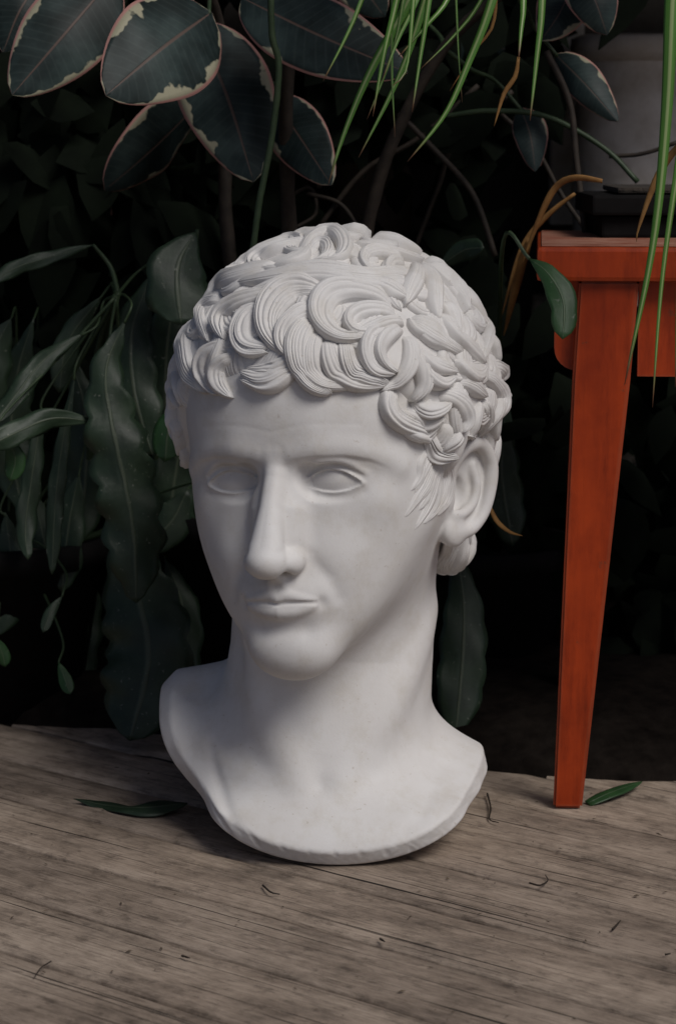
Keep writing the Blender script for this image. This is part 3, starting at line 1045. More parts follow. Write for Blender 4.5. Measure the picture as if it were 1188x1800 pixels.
def rubber_material():
    m, nt, b, uv, sp, au, tc, oi = leaf_base("variegated_rubber_leaf", 0.48, 0.18)
    loc = node(nt, "ShaderNodeVectorMath", operation='ADD')
    link(nt, tc.outputs["Object"], loc.inputs[0])
    cx = node(nt, "ShaderNodeCombineXYZ")
    link(nt, math_n(nt, 'MULTIPLY', oi.outputs["Random"], 40.0), cx.inputs[0])
    link(nt, cx.outputs[0], loc.inputs[1])
    n1 = noise_tex(nt, loc.outputs[0], 26.0, 3.0, 0.55)
    n2 = noise_tex(nt, loc.outputs[0], 75.0, 4.0, 0.6)
    n0 = noise_tex(nt, loc.outputs[0], 17.0, 4.0, 0.6)
    green = ramp(nt, n0.outputs["Fac"], [(0.38, (0.008, 0.014, 0.013)), (0.52, (0.018, 0.029, 0.028)), (0.66, (0.036, 0.054, 0.051))])
    e = math_n(nt, 'ADD', math_n(nt, 'POWER', au, 2.2), math_n(nt, 'MULTIPLY', math_n(nt, 'SUBTRACT', n1.outputs["Fac"], 0.5), 2.4))
    e = math_n(nt, 'ADD', e, math_n(nt, 'MULTIPLY', math_n(nt, 'SUBTRACT', n2.outputs["Fac"], 0.5), 0.35))
    cm = ramp(nt, e, [(0.80, (0, 0, 0)), (0.87, (1, 1, 1))])
    c = mix_col(nt, cm.outputs[0], green.outputs[0], (0.30, 0.285, 0.20))
    vw = node(nt, "ShaderNodeTexWave", wave_type='BANDS', bands_direction='Y')
    vw.inputs["Scale"].default_value = 5.5
    vw.inputs["Distortion"].default_value = 1.6
    vw.inputs["Detail Scale"].default_value = 2.0
    cv = node(nt, "ShaderNodeCombineXYZ")
    link(nt, math_n(nt, 'SUBTRACT', sp.outputs[1], math_n(nt, 'MULTIPLY', au, 0.10)), cv.inputs[1])
    link(nt, cv.outputs[0], vw.inputs[0])
    vr = ramp(nt, vw.outputs["Fac"], [(0.82, (0, 0, 0)), (1.0, (1, 1, 1))])
    c = mix_col(nt, math_n(nt, 'MULTIPLY', vr.outputs[0], 0.05), c, (0.16, 0.20, 0.18))
    rim = ramp(nt, au, [(0.925, (0, 0, 0)), (0.96, (1, 1, 1))])
    c = mix_col(nt, rim.outputs[0], c, (0.42, 0.22, 0.19))
    rib = ramp(nt, au, [(0.018, (1, 1, 1)), (0.04, (0, 0, 0))])
    c = mix_col(nt, math_n(nt, 'MULTIPLY', rib.outputs[0], 0.7), c, (0.12, 0.075, 0.06))
    link(nt, c, b.inputs["Base Color"])
    wv = node(nt, "ShaderNodeTexWave", wave_type='BANDS', bands_direction='Y')
    wv.inputs["Scale"].default_value = 9.0
    wv.inputs["Distortion"].default_value = 1.0
    link(nt, uv.outputs[0], wv.inputs[0])
    bump(nt, b, math_n(nt, 'ADD', math_n(nt, 'MULTIPLY', wv.outputs["Fac"], 0.05), math_n(nt, 'MULTIPLY', rib.outputs[0], -1.0)), 0.3, 0.001)
    return m


def blade_material():
    m, nt, b, uv, sp, au, tc, oi = leaf_base("striped_green_blade", 0.40, 0.45)
    n1 = noise_tex(nt, mapping(nt, uv.outputs[0], (14, 1.2, 1)), 1.0, 3.0)
    g = ramp(nt, n1.outputs["Fac"], [(0.3, (0.040, 0.115, 0.014)), (0.7, (0.085, 0.215, 0.030))])
    cream = ramp(nt, au, [(0.16, (1, 1, 1)), (0.34, (0, 0, 0))])
    c = mix_col(nt, math_n(nt, 'MULTIPLY', cream.outputs[0], 0.75), g.outputs[0], (0.30, 0.36, 0.16))
    dry = ramp(nt, sp.outputs[1], [(0.94, (0, 0, 0)), (0.985, (1, 1, 1))])
    c = mix_col(nt, dry.outputs[0], c, (0.12, 0.06, 0.03))
    link(nt, c, b.inputs["Base Color"])
    return m


def cactus_leaf_material(name="lobed_leaf", tint=(1, 1, 1)):
    m, nt, b, uv, sp, au, tc, oi = leaf_base(name, 0.5, 0.4)
    n1 = noise_tex(nt, tc.outputs["Object"], 24.0, 5.0, 0.6)
    n2 = noise_tex(nt, tc.outputs["Object"], 210.0, 3.0, 0.6)
    g = ramp(nt, n1.outputs["Fac"], [(0.3, tuple(a * t for a, t in zip((0.008, 0.018, 0.009), tint))), (0.55, tuple(a * t for a, t in zip((0.018, 0.035, 0.018), tint))), (0.75, tuple(a * t for a, t in zip((0.036, 0.056, 0.034), tint)))])
    dust = ramp(nt, n2.outputs["Fac"], [(0.66, (0, 0, 0)), (0.74, (1, 1, 1))])
    c = mix_col(nt, math_n(nt, 'MULTIPLY', dust.outputs[0], 0.6), g.outputs[0], (0.22, 0.23, 0.19))
    rib = ramp(nt, au, [(0.03, (1, 1, 1)), (0.09, (0, 0, 0))])
    c = mix_col(nt, math_n(nt, 'MULTIPLY', rib.outputs[0], 0.35), c, (0.13, 0.15, 0.10))
    link(nt, c, b.inputs["Base Color"])
    bump(nt, b, math_n(nt, 'ADD', n1.outputs["Fac"], math_n(nt, 'MULTIPLY', rib.outputs[0], 0.6)), 0.4, 0.003)
    return m


def plain_material(name, c0, c1, scale=40.0, rough=0.7, bmp=0.3, spec=0.3):
    m, nt, b = new_mat(name)
    tc = node(nt, "ShaderNodeTexCoord")
    n1 = noise_tex(nt, tc.outputs["Object"], scale, 5.0, 0.65)
    link(nt, ramp(nt, n1.outputs["Fac"], [(0.3, c0), (0.7, c1)]).outputs[0], b.inputs["Base Color"])
    b.inputs["Roughness"].default_value = rough
    b.inputs["Specular IOR Level"].default_value = spec
    if bmp:
        bump(nt, b, n1.outputs["Fac"], bmp, 0.002)
    return m


M_RUBBER, M_BLADE = rubber_material(), blade_material()
M_LOBED = cactus_leaf_material()
M_FRESH = cactus_leaf_material("fresh_leaf", (1.1, 1.7, 0.95))
M_DRY = plain_material("dry_leaf", (0.16, 0.075, 0.022), (0.30, 0.16, 0.05), 50)
M_BARK = plain_material("bark", (0.016, 0.012, 0.009), (0.045, 0.034, 0.025), 60)
M_STEM = plain_material("green_stem", (0.020, 0.036, 0.016), (0.042, 0.066, 0.032), 40, 0.5)
M_POT = plain_material("black_pot", (0.005, 0.005, 0.005), (0.010, 0.009, 0.009), 30, 0.8, 0.3, 0.08)
M_CLAY = plain_material("terracotta", (0.16, 0.075, 0.045), (0.26, 0.13, 0.08), 25, 0.85)


# ------------------------------------------------------------------ plant builders
TO_CAM = (CAM_P - Vector((0, 0, 0.4))).normalized()


def leaf_mesh(name, C, hw, mat, parent=None, shape='ovate', fold=0.25, face=None, lobes=0.0, wave=0.0, seed=0, nu=9, curl=0.0, thick=0.0007):
    """A leaf along the 3-D points C; hw is its greatest half width in metres."""
    r = random.Random(seed)
    C = smooth3(spline([tuple(c) for c in C], 8), 2)
    seg = np.concatenate([[0], np.cumsum(np.linalg.norm(np.diff(C, axis=0), axis=1))])
    n = int(np.clip(seg[-1] / 0.006, 12, 44))
    q = np.linspace(0, seg[-1], n)
    C = np.stack([np.interp(q, seg, C[:, k]) for k in range(3)], 1)
    t = q / seg[-1]
    T = np.gradient(C, axis=0)
    T /= np.linalg.norm(T, axis=1)[:, None]
    face = np.array(TO_CAM if face is None else Vector(face).normalized())
    B = np.cross(T, face)
    ln = np.linalg.norm(B, axis=1)[:, None]
    B = B / np.maximum(ln, 0.15)
    B = smooth3(B, 3)
    Nn = np.cross(B, T)
    if shape == 'ovate':
        w = np.sin(np.pi * np.clip(t, 0, 1) ** 0.82) ** 0.62
        w = np.where(t > 0.90, np.minimum(w, 0.50 * np.sqrt((1 - t) / 0.10) * 0.9 + 0.02), w)
    elif shape == 'blade':
        w = np.minimum(0.55 + 0.45 * np.sin(np.clip(t / 0.35, 0, 1) * np.pi / 2), np.clip((1 - t) / 0.55, 0, 1) ** 0.75 + 0.03)
    else:
        w = np.clip(t / 0.07, 0.06, 1) * np.minimum(0.18 + 0.82 * np.sin(np.clip((t - 0.05) / 0.5, 0, 1) * np.pi / 2), np.clip((1 - t) / 0.22, 0, 1) ** 0.55 + 0.02)
    u = np.linspace(-1, 1, nu)
    rows, uvs = [], []
    p1, p2 = r.uniform(0, 6), r.uniform(0, 6)
    nl = max(2.0, seg[-1] / 0.034)
    for i in range(n):
        wl = w[i] * (1 + lobes * (abs(math.sin(math.pi * nl * t[i] + p1)) - 0.6)) * hw
        wr = w[i] * (1 + lobes * (abs(math.sin(math.pi * nl * t[i] + p2)) - 0.6)) * hw
        ww = np.where(u < 0, wl, wr)
        z = -fold * np.abs(u) ** 1.5 * ww + curl * u * ww
        z = z + wave * np.sin(2 * math.pi * nl * 0.5 * t[i] + p1 + 1.8 * u) * ww * np.abs(u)
        rows.append(C[i] + np.outer(u * ww, B[i]) + np.outer(z, Nn[i]))
        uvs.append(np.stack([(u + 1) / 2, np.full(nu, t[i])], 1))
    V = np.vstack(rows)
    UV = np.vstack(uvs)
    F = [(i * nu + j, i * nu + j + 1, (i + 1) * nu + j + 1, (i + 1) * nu + j) for i in range(n - 1) for j in range(nu - 1)]
    base = Vector((0, 0, 0)) if parent is None else parent.location
    o = mesh_obj(name, V - np.array(base), F, mat, parent)
    me = o.data
    ul = me.uv_layers.new(name="UVMap")
    li = np.zeros(len(me.loops), np.int32)
    me.loops.foreach_get("vertex_index", li)
    ul.data.foreach_set("uv", UV[li].astype(np.float32).ravel())
    if thick:
        sm = o.modifiers.new("thickness", 'SOLIDIFY')
        sm.thickness = thick
        sm.offset = 0
    return o


def tube_obj(name, C, rad, mat, parent=None, sides=8, wob=0.0, seed=0):
    C = spline([tuple(c) for c in C], 7)
    n = len(C)
    T = np.gradient(C, axis=0)
    T /= np.linalg.norm(T, axis=1)[:, None]
    rad = np.interp(np.linspace(0, 1, n), np.linspace(0, 1, len(rad)), rad) if hasattr(rad, '__len__') else np.full(n, rad)
    V, F = [], []
    ref = np.array((0.3, -0.9, 0.2))
    for i in range(n):
        a = np.cross(T[i], ref)
        a /= np.linalg.norm(a) + 1e-9
        bb = np.cross(T[i], a)
        for k in range(sides):
            g = 2 * math.pi * k / sides
            rr = rad[i] * (1 + wob * mnoise.noise(Vector((i * 0.6, k, seed))))
            V.append(C[i] + (a * math.cos(g) + bb * math.sin(g)) * rr)
    for i in range(n - 1):
        for k in range(sides):
            F.append((i * sides + k, i * sides + (k + 1) % sides, (i + 1) * sides + (k + 1) % sides, (i + 1) * sides + k))
    F.append(tuple(range(sides))[::-1])
    F.append(tuple((n - 1) * sides + k for k in range(sides)))
    base = Vector((0, 0, 0)) if parent is None else parent.location
    return mesh_obj(name, np.array(V) - np.array(base) if parent else V, F, mat, parent) if not parent else mesh_obj(name, [Vector(v) - base for v in V], F, mat, parent)


def lathe_obj(name, prof, mat, parent, loc, sides=28):
    V, F = [], []
    for rr, z in prof:
        for k in range(sides):
            g = 2 * math.pi * k / sides
            V.append(Vector((rr * math.cos(g), rr * math.sin(g), z)) + Vector(loc))
    for i in range(len(prof) - 1):
        for k in range(sides):
            F.append((i * sides + k, i * sides + (k + 1) % sides, (i + 1) * sides + (k + 1) % sides, (i + 1) * sides + k))
    return mesh_obj(name, V, F, mat, parent)


def pot(parent, loc, r, h, mat):
    lathe_obj("pot", [(0.001, 0.0), (r * 0.72, 0.0), (r * 0.96, h * 0.86), (r * 1.06, h * 0.86), (r * 1.08, h), (r * 0.98, h), (r * 0.95, h * 0.9)], mat, parent, loc)
    lathe_obj("potting_soil", [(r * 0.955, h * 0.88), (r * 0.5, h * 0.92), (0.001, h * 0.93)], m_soil, parent, loc)


def px_pts(pts, y):
    ys = y if hasattr(y, '__len__') else [y] * len(pts)
    yy = np.interp(np.linspace(0, 1, len(pts)), np.linspace(0, 1, len(ys)), ys)
    return [at(px, py, d) for (px, py), d in zip(pts, yy)]


def px_w(w, y):
    return w * (CAM_D + y) / FPX


# ------------------------------------------------------------------ rubber plant, upper left
RP = thing("rubber_plant", "variegated rubber plant with broad grey green leaves edged cream and pink behind the bust", "plant", (-0.10, 0.46, 0.0))
pot(RP, (0, 0, 0), 0.13, 0.22, M_POT)
trunks = [
    ([(505, 1150), (512, 700), (508, 400), (503, 180), (520, -60), (500, -200)], (0.46, 0.40, 0.34, 0.30, 0.28, 0.28), (0.010, 0.0075, 0.006)),
    ([(470, 1150), (440, 700), (400, 420), (395, 180), (380, 20), (300, -120)], (0.46, 0.44, 0.42, 0.42, 0.40, 0.3), (0.010, 0.007, 0.005)),
    ([(540, 1150), (600, 700), (640, 430), (690, 250), (800, 60), (980, -80)], (0.46, 0.42, 0.38, 0.36, 0.34, 0.3), (0.009, 0.007, 0.005)),
]
for pts, ys, rad in trunks:
    tube_obj("stem", px_pts(pts, ys), rad, M_BARK, RP, 9, 0.25, len(pts))
RUBBER = [
    # base -> tip, half width, depth base, depth tip, fold, twist
    ([(372, 22), (285, 85), (186, 168)], 92, 0.20, 0.10, 0.16, 0.10),
    ([(200, -40), (110, 65), (22, 167)], 74, 0.26, 0.20, 0.22, -0.15),
    ([(425, -4), (560, 62), (716, 128)], 70, 0.22, 0.16, 0.15, 0.25),
    ([(345, 40), (400, 170), (446, 320)], 82, 0.30, 0.24, 0.20, 0.05),
    ([(478, 170), (530, 245), (583, 326)], 50, 0.34, 0.28, 0.20, -0.1),
    ([(350, 180), (270, 260), (184, 334)], 74, 0.40, 0.36, 0.20, 0.2),
    ([(95, -60), (40, 10), (6, 92)], 60, 0.34, 0.30, 0.20, 0.0),
    ([(975, 95), (1030, 150), (1085, 214)], 31, 0.36, 0.32, 0.45, 0.3),
    ([(1010, -40), (985, 20), (950, 72)], 44, 0.34, 0.30, 0.25, -0.2),
    ([(1010, -70), (1045, 0), (1066, 62)], 46, 0.30, 0.28, 0.3, 0.2),
    ([(915, 190), (932, 240), (940, 302)], 28, 0.40, 0.36, 0.3, 0.4),
    ([(600, -80), (640, -20), (676, 30)], 46, 0.40, 0.40, 0.2, 0.0),
    ([(760, 30), (830, 70), (900, 90)], 46, 0.52, 0.50, 0.3, 0.0),
    ([(180, 330), (120, 400), (60, 470)], 60, 0.56, 0.52, 0.3, 0.0),
]
for k, (pts, w, y0, y1, fold, cu) in enumerate(RUBBER):
    fa = {1: (-0.5, -1, -0.7), 5: (0.2, -1, -0.8), 6: (-0.3, -1, -0.6), 7: (0.4, -1, -0.6), 10: (0, -1, -0.5)}.get(k)
    C = px_pts(pts, (y0, (y0 + y1) / 2 - 0.012, y1))
    lf = leaf_mesh("leaf", C, px_w(w, y0), M_RUBBER, RP, 'ovate', fold, fa, 0.0, 0.03, k, 13, cu, 0.0011)
    d = (C[0] - C[1]).normalized()
    st = trunks[1] if pts[0][0] < 420 else (trunks[0] if pts[0][0] < 620 else trunks[2])
    tp = spline([tuple(c) for c in px_pts(st[0], st[1])], 7)
    j = np.argmin(np.linalg.norm(tp - np.array(C[0] + Vector((0, 0.04, 0.03))), axis=1))
    q = Vector(tp[j])
    Lw = np.array(lf.parent.location)
    tube_obj("petiole", [C[0] - d * 0.004, C[0] + d * 0.015 + (q - C[0]) * 0.3, C[0] * 0.35 + q * 0.65, q], (0.0021, 0.0024, 0.003), M_STEM, RP, 6)

# ------------------------------------------------------------------ shelf added above, out of view, to shade the background; carries the spider plants
M_SHELF = plain_material("shelf_wood", (0.10, 0.075, 0.055), (0.18, 0.14, 0.105), 18, 0.8)
SHELF_Z = 0.86
shelf = thing("shading_shelf", "added wooden shelf above the plants, out of view, shading the background", "shelf", (0.0, 0.4, 0.0))
for k in range(3):
    V, F = box_mesh((-1.5, 0.03 + k * 0.155, SHELF_Z), (1.5, 0.03 + k * 0.155 + 0.148, SHELF_Z + 0.022), 0.002)
    mesh_obj("slat", V, F, M_SHELF, shelf, False)
for sx in (-1.46, 1.42):
    for sy in (0.05, 0.44):
        V, F = box_mesh((sx, sy, -0.001), (sx + 0.04, sy + 0.04, SHELF_Z), 0.003)
        mesh_obj("leg", V, F, M_SHELF, shelf, False)

# ------------------------------------------------------------------ spider plants hanging from the shelf
SPIDERS = [
    ("green and cream striped spider plant hanging over the head", (770, -420), -0.02, [
        ([(722, -10), (652, 120), (604, 235), (577, 324)], 10), ([(735, -10), (702, 62), (671, 142)], 8), ([(748, -10), (702, 130), (630, 277)], 8),
        ([(755, -10), (737, 110), (724, 197)], 7), ([(866, -10), (822, 110), (782, 200), (716, 284)], 10), ([(640, -10), (610, 62), (568, 142)], 7),
        ([(850, -10), (800, 60), (738, 122)], 5), ([(690, -20), (688, 120), (694, 240)], 5), ([(920, -10), (916, 50), (911, 104)], 11), ([(954, -10), (944, 100), (931, 212)], 10),
        ([(712, -20), (690, 90), (645, 210)], 5), ([(790, -10), (762, 30), (700, 100)], 8), ([(800, -20), (805, 90), (812, 180)], 3), ([(700, -10), (676, 90), (655, 205)], 8), ([(728, -10), (715, 120), (690, 150)], 7)]),
    ("long bladed spider plant hanging down in front of the orange stool", (1230, -420), -0.10, [
        ([(1182, -10), (1172, 200), (1148, 430), (1097, 676)], 11), ([(1205, 200), (1165, 480), (1146, 716)], 9), ([(1225, 100), (1196, 420), (1186, 680)], 9), ([(1260, 0), (1240, 300), (1230, 560)], 9)]),
]
for si, (lab, root, y, blades) in enumerate(SPIDERS):
    cr = at(root[0], root[1], 0.10)
    cr.z = SHELF_Z + 0.14
    sp = thing("spider_plant", lab, "plant", (cr.x, cr.y + 0.02, SHELF_Z + 0.022))
    pot(sp, (0, 0.0, 0), 0.065, 0.105, M_POT)
    for k, (pts, w) in enumerate(blades):
        r = random.Random(k + 31 * si)
        yy = y + r.uniform(-0.05, 0.05)
        C = px_pts(pts, (yy, yy - 0.02))
        mid = C[0] + (C[0] - C[1]).normalized() * 0.09 + (cr - C[0]) * 0.12
        C = [cr + Vector((r.uniform(-0.02, 0.02), r.uniform(-0.02, 0.01), -0.02)), mid] + C
        fa = Vector((r.uniform(-0.6, 0.6), -1, r.uniform(0.0, 0.5)))
        leaf_mesh("leaf", C, px_w(w * 1.25, yy), M_BLADE, sp, 'blade', 0.45, fa, 0.0, 0.0, k + 60, 7, r.uniform(-0.3, 0.3), 0.0004)
    if si == 0:
        leaf_mesh("dry_tip", px_pts([(911, 100), (905, 135), (885, 165), (868, 222)], -0.02), px_w(4, 0), M_DRY, sp, 'blade', 0.5, None, 0, 0, 5, 5, 0, 0.0004)
        leaf_mesh("leaf", [cr, (cr + at(868, 0, 0)) / 2 + Vector((0, -.03, .03))] + px_pts([(872, 0), (832, 90), (790, 160)], 0.0), px_w(6, 0), M_DRY, sp, 'blade', 0.5, None, 0, 0, 5, 5, 0, 0.0004)
    else:
        leaf_mesh("leaf", px_pts([(1215, 230), (1160, 300), (1122, 400), (1118, 425)], -0.08), px_w(6, 0), M_DRY, sp, 'blade', 0.5, None, 0, 0, 6, 5, 0, 0.0004)

# ------------------------------------------------------------------ orchid cactus with lobed leaves, left
OC = thing("orchid_cactus", "orchid cactus with long dusty lobed leaves hanging at the left of the bust", "plant", (-0.36, 0.42, 0.0))
pot(OC, (0, 0, 0), 0.11, 0.19, M_POT)
hub = at(205, 520, 0.30)
top = Vector((-0.36, 0.42, 0.17))
LOBED = [
    ([(222, 560), (186, 650), (198, 750), (222, 860), (236, 950), (240, 1060)], 52, (0.24, 0.20, 0.18), 0.30, M_LOBED, 0.35),
    ([(215, 900), (235, 1020), (262, 1150), (228, 1302)], 76, (0.30, 0.26, 0.22), 0.18, M_LOBED, 0.25),
    ([(345, 408), (312, 470), (318, 570)], 54, (0.30, 0.26), 0.14, M_LOBED, 0.2),
    ([(268, 480), (232, 580), (236, 690), (268, 800)], 42, (0.34, 0.30, 0.28), 0.20, M_LOBED, 0.2),
    ([(150, 585), (80, 630), (32, 690), (-10, 745)], 18, (0.28, 0.22), 0.18, M_LOBED, 0.4),
    ([(170, 742), (95, 735), (30, 760), (-30, 790)], 21, (0.22, 0.16), 0.14, M_LOBED, 0.4),
    ([(75, 720), (58, 830), (45, 925), (50, 984)], 18, (0.30, 0.26), 0.3, M_LOBED, 0.4),
    ([(132, 660), (112, 770), (98, 880), (92, 1010)], 15, (0.30, 0.26), 0.2, M_LOBED, 0.4),
    ([(10, 765), (28, 805), (18, 846)], 18, (0.2, 0.2), 0.1, M_FRESH, 0.2),
    ([(110, 1048), (90, 1075), (76, 1112)], 10, (0.26, 0.24), 0.1, M_LOBED, 0.2),
    ([(104, 1165), (115, 1195), (124, 1220)], 12, (0.26, 0.24), 0.1, M_FRESH, 0.2),
    ([(340, 716), (300, 745), (290, 812)], 26, (0.24, 0.22), 0.08, M_FRESH, 0.2),
    ([(165, 430), (90, 452), (30, 470), (-20, 500)], 13, (0.34, 0.30), 0.2, M_LOBED, 0.4),
    ([(330, 860), (300, 920), (250, 960)], 36, (0.34, 0.32), 0.16, M_LOBED, 0.3),
    ([(140, 830), (120, 930), (110, 1040)], 30, (0.36, 0.34), 0.2, M_LOBED, 0.3),
    ([(180, 520), (120, 600), (105, 690)], 22, (0.38, 0.36), 0.2, M_LOBED, 0.3),
    ([(10, 900), (20, 1010), (-10, 1120)], 34, (0.34, 0.32), 0.2, M_LOBED, 0.3),
    ([(60, 560), (30, 660), (20, 780), (40, 900)], 36, (0.40, 0.38), 0.22, M_LOBED, 0.3),
    ([(120, 620), (150, 720), (150, 850), (130, 960)], 40, (0.42, 0.38), 0.22, M_LOBED, 0.3),
    ([(60, 860), (80, 960), (110, 1080), (90, 1200)], 44, (0.42, 0.38), 0.2, M_LOBED, 0.3),
    ([(300, 620), (320, 740), (300, 900), (310, 1010)], 42, (0.42, 0.40), 0.2, M_LOBED, 0.3),
    ([(150, 980), (150, 1080), (130, 1180), (150, 1260)], 38, (0.44, 0.40), 0.2, M_LOBED, 0.3),
    ([(20, 560), (-10, 620), (-30, 720)], 34, (0.36, 0.34), 0.2, M_LOBED, 0.3),
    ([(290, 980), (320, 1060), (320, 1150), (300, 1240)], 34, (0.36, 0.32), 0.2, M_LOBED, 0.3),
    ([(-8, 1120), (5, 1150), (10, 1172)], 12, (0.28, 0.28), 0.1, M_FRESH, 0.3),
    ([(330, 480), (300, 560), (290, 680), (296, 780)], 40, (0.38, 0.36), 0.2, M_LOBED, 0.3),
]
tube_obj("stem", [top, at(230, 900, 0.43), at(330, 560, 0.36), at(347, 404, 0.30)], (0.005, 0.004, 0.002), M_STEM, OC, 7)
tube_obj("stem", [hub + Vector((0, 0.02, 0)), at(195, 470, 0.34), at(164, 430, 0.34)], (0.003, 0.0025, 0.0018), M_STEM, OC, 7)
tube_obj("stem", [top, at(140, 900, 0.42), at(170, 640, 0.36), hub], (0.006, 0.005, 0.004), M_STEM, OC, 7)
for k, (pts, w, ys, lob, mt, wv) in enumerate(LOBED):
    C = px_pts(pts, ys)
    leaf_mesh("leaf", C, px_w(w, ys[0]), mt, OC, 'lobed', 0.22, None, lob, wv * 0.6, k + 11, 9, random.Random(k).uniform(-0.25, 0.25), 0.0012)
    if k in (9, 10, 24):
        tube_obj("petiole", [C[0], C[0] + Vector((0.0, 0.03, 0.02)), (C[0] + top) / 2 + Vector((0, 0.02, 0.03)), top], (0.0012, 0.0014, 0.002), M_STEM, OC, 6)
    elif k in (17, 18, 19, 20, 21, 22, 23, 25, 13):
        tube_obj("petiole", [C[0], C[0] + Vector((0.0, 0.04, 0.0)), (C[0] + top) / 2 + Vector((0, 0.05, 0.0)), top], (0.0012, 0.0014, 0.002), M_STEM, OC, 6)
    elif k not in (2, 11, 12):
        d = (C[0] - C[1]).normalized()
        q = hub if C[0].z < hub.z + 0.03 else hub + Vector((0, 0.02, 0.05))
        tube_obj("petiole", [C[0] - d * 0.005, C[0] + d * 0.015, (C[0] + q) / 2 + Vector((0, 0.03, 0.01)), q], (0.0014, 0.0012, 0.002), M_STEM, OC, 6)

# second lobed plant, right of the bust
OD = thing("orchid_cactus", "dark lobed leaf plant standing in shade between the bust and the stool", "plant", (0.16, 0.50, 0.0))
pot(OD, (0, 0, 0), 0.10, 0.17, M_POT)
tb = Vector((0.16, 0.50, 0.15))
for k, (pts, w, ys, lob, mt) in enumerate([
    ([(800, 960), (815, 1060), (812, 1170), (800, 1292)], 42, (0.28, 0.22), 0.14, M_LOBED),
    ([(770, 470), (815, 440), (850, 436)], 18, (0.30, 0.26), 0.1, M_LOBED),
    ([(930, 455), (962, 480), (990, 530), (988, 596)], 24, (0.02, -0.02), 0.18, M_FRESH),
    ([(890, 700), (880, 820), (900, 960)], 34, (0.44, 0.42), 0.2, M_LOBED),
]):
    C = px_pts(pts, ys)
    leaf_mesh("leaf", C, px_w(w, ys[0]), mt, OD, 'lobed', 0.2, None, lob, 0.12, k + 70, 9, 0.1, 0.0012)
    tube_obj("petiole", [C[0], C[0] + (C[0] - C[1]).normalized() * 0.03 + Vector((0, 0.03, 0.0)), (C[0] + tb) / 2 + Vector((0, 0.08, 0.05)), tb], (0.0018, 0.0022, 0.0035), M_STEM, OD, 6)

# slender stems and dry stalks behind
VINE = thing("climbing_vine", "thin dark vine stems looping in front of the pale wall", "plant", at(700, 1300, 0.62))
VINE.location.z = 0
for pts, ys, rad, mt in [
    ([(476, -40), (478, 60), (490, 120), (478, 240), (455, 360), (440, 480)], (0.14, 0.16), 0.0032, M_STEM),
    ([(780, 205), (860, 195), (960, 205), (1060, 260), (1120, 320)], (0.34, 0.30), 0.0028, M_STEM),
    ([(960, 90), (1000, 180), (1012, 280), (1028, 412)], (0.30, 0.28), 0.0034, M_BARK),
    ([(700, 200), (760, 260), (830, 340), (870, 450)], (0.40, 0.38), 0.0032, M_BARK),
    ([(1190, 250), (1130, 270), (1070, 275)], (0.34, 0.36), 0.0022, M_BARK),
    ([(560, 400), (640, 300), (740, 240), (840, 150)], (0.46, 0.44), 0.0030, M_BARK),
    ([(720, 460), (770, 330), (800, 250), (900, 160)], (0.48, 0.44), 0.0028, M_BARK),
    ([(880, 200), (940, 260), (985, 340), (1040, 420)], (0.42, 0.40), 0.0026, M_BARK),
    ([(540, 340), (600, 360), (640, 420)], (0.46, 0.44), 0.0022, M_BARK),
    ([(640, 60), (600, 180), (560, 330)], (0.48, 0.46), 0.0026, M_BARK),
    ([(500, 350), (545, 330), (555, 375), (520, 400)], (0.48, 0.46), 0.0020, M_BARK),
]:
    tube_obj("stem", px_pts(pts, ys), rad, mt, VINE, 7, 0.15, int(pts[0][0]))
for k, (pts, w, ys) in enumerate([
    ([(1058, 318), (1010, 312), (975, 330), (945, 390), (915, 470)], 6, (0.16, 0.20)),
    ([(1010, 340), (960, 380), (915, 440), (880, 560)], 5, (0.24, 0.26)),
    ([(930, 420), (912, 480), (885, 590)], 9, (0.24, 0.28)),
    ([(858, 885), (872, 915), (895, 935), (918, 942)], 4, (0.10, 0.08)),
]):
    leaf_mesh("dry_leaf", px_pts(pts, ys), px_w(w, 0.2), M_DRY, VINE, 'blade', 0.4, None, 0, 0, k, 5, 0.3, 0.0004)

# ------------------------------------------------------------------ undergrowth: the mass of dark leaves behind everything
M_WHITEWASH = plain_material("whitewash", (0.46, 0.39, 0.31), (0.84, 0.79, 0.73), 11, 0.9, 0.4, 0.1)
M_STONE = plain_material("old_stone", (0.05, 0.045, 0.04), (0.14, 0.13, 0.12), 30, 0.9, 0.6, 0.1)
bd = thing("whitewashed_board", "narrow pale whitewashed board on the wall left of the pale urn, behind the stool", "board", (at(985, 300, 0.91).x, 0.92, 0.0))
V, F = box_mesh((-0.012, 0.0, 0.50), (0.028, 0.025, 1.15), 0.003)
mesh_obj("plank", V, F, M_WHITEWASH, bd, False)
ux = at(1122, 200, 0.80).x
urn = thing("garden_urn", "tall pale weathered urn standing behind the stool at upper right", "urn", (ux, 0.80, 0.0))
lathe_obj("body", [(0.001, 0.0), (0.050, 0.0), (0.052, 0.02), (0.040, 0.05), (0.046, 0.12), (0.062, 0.26), (0.074, 0.42), (0.080, 0.55), (0.078, 0.63), (0.072, 0.685), (0.070, 0.70)], M_WHITEWASH, urn, (0, 0, 0), 40)
lathe_obj("rim", [(0.070, 0.70), (0.080, 0.706), (0.084, 0.716), (0.083, 0.728), (0.074, 0.732), (0.066, 0.726), (0.062, 0.69)], M_WHITEWASH, urn, (0, 0, 0), 40)
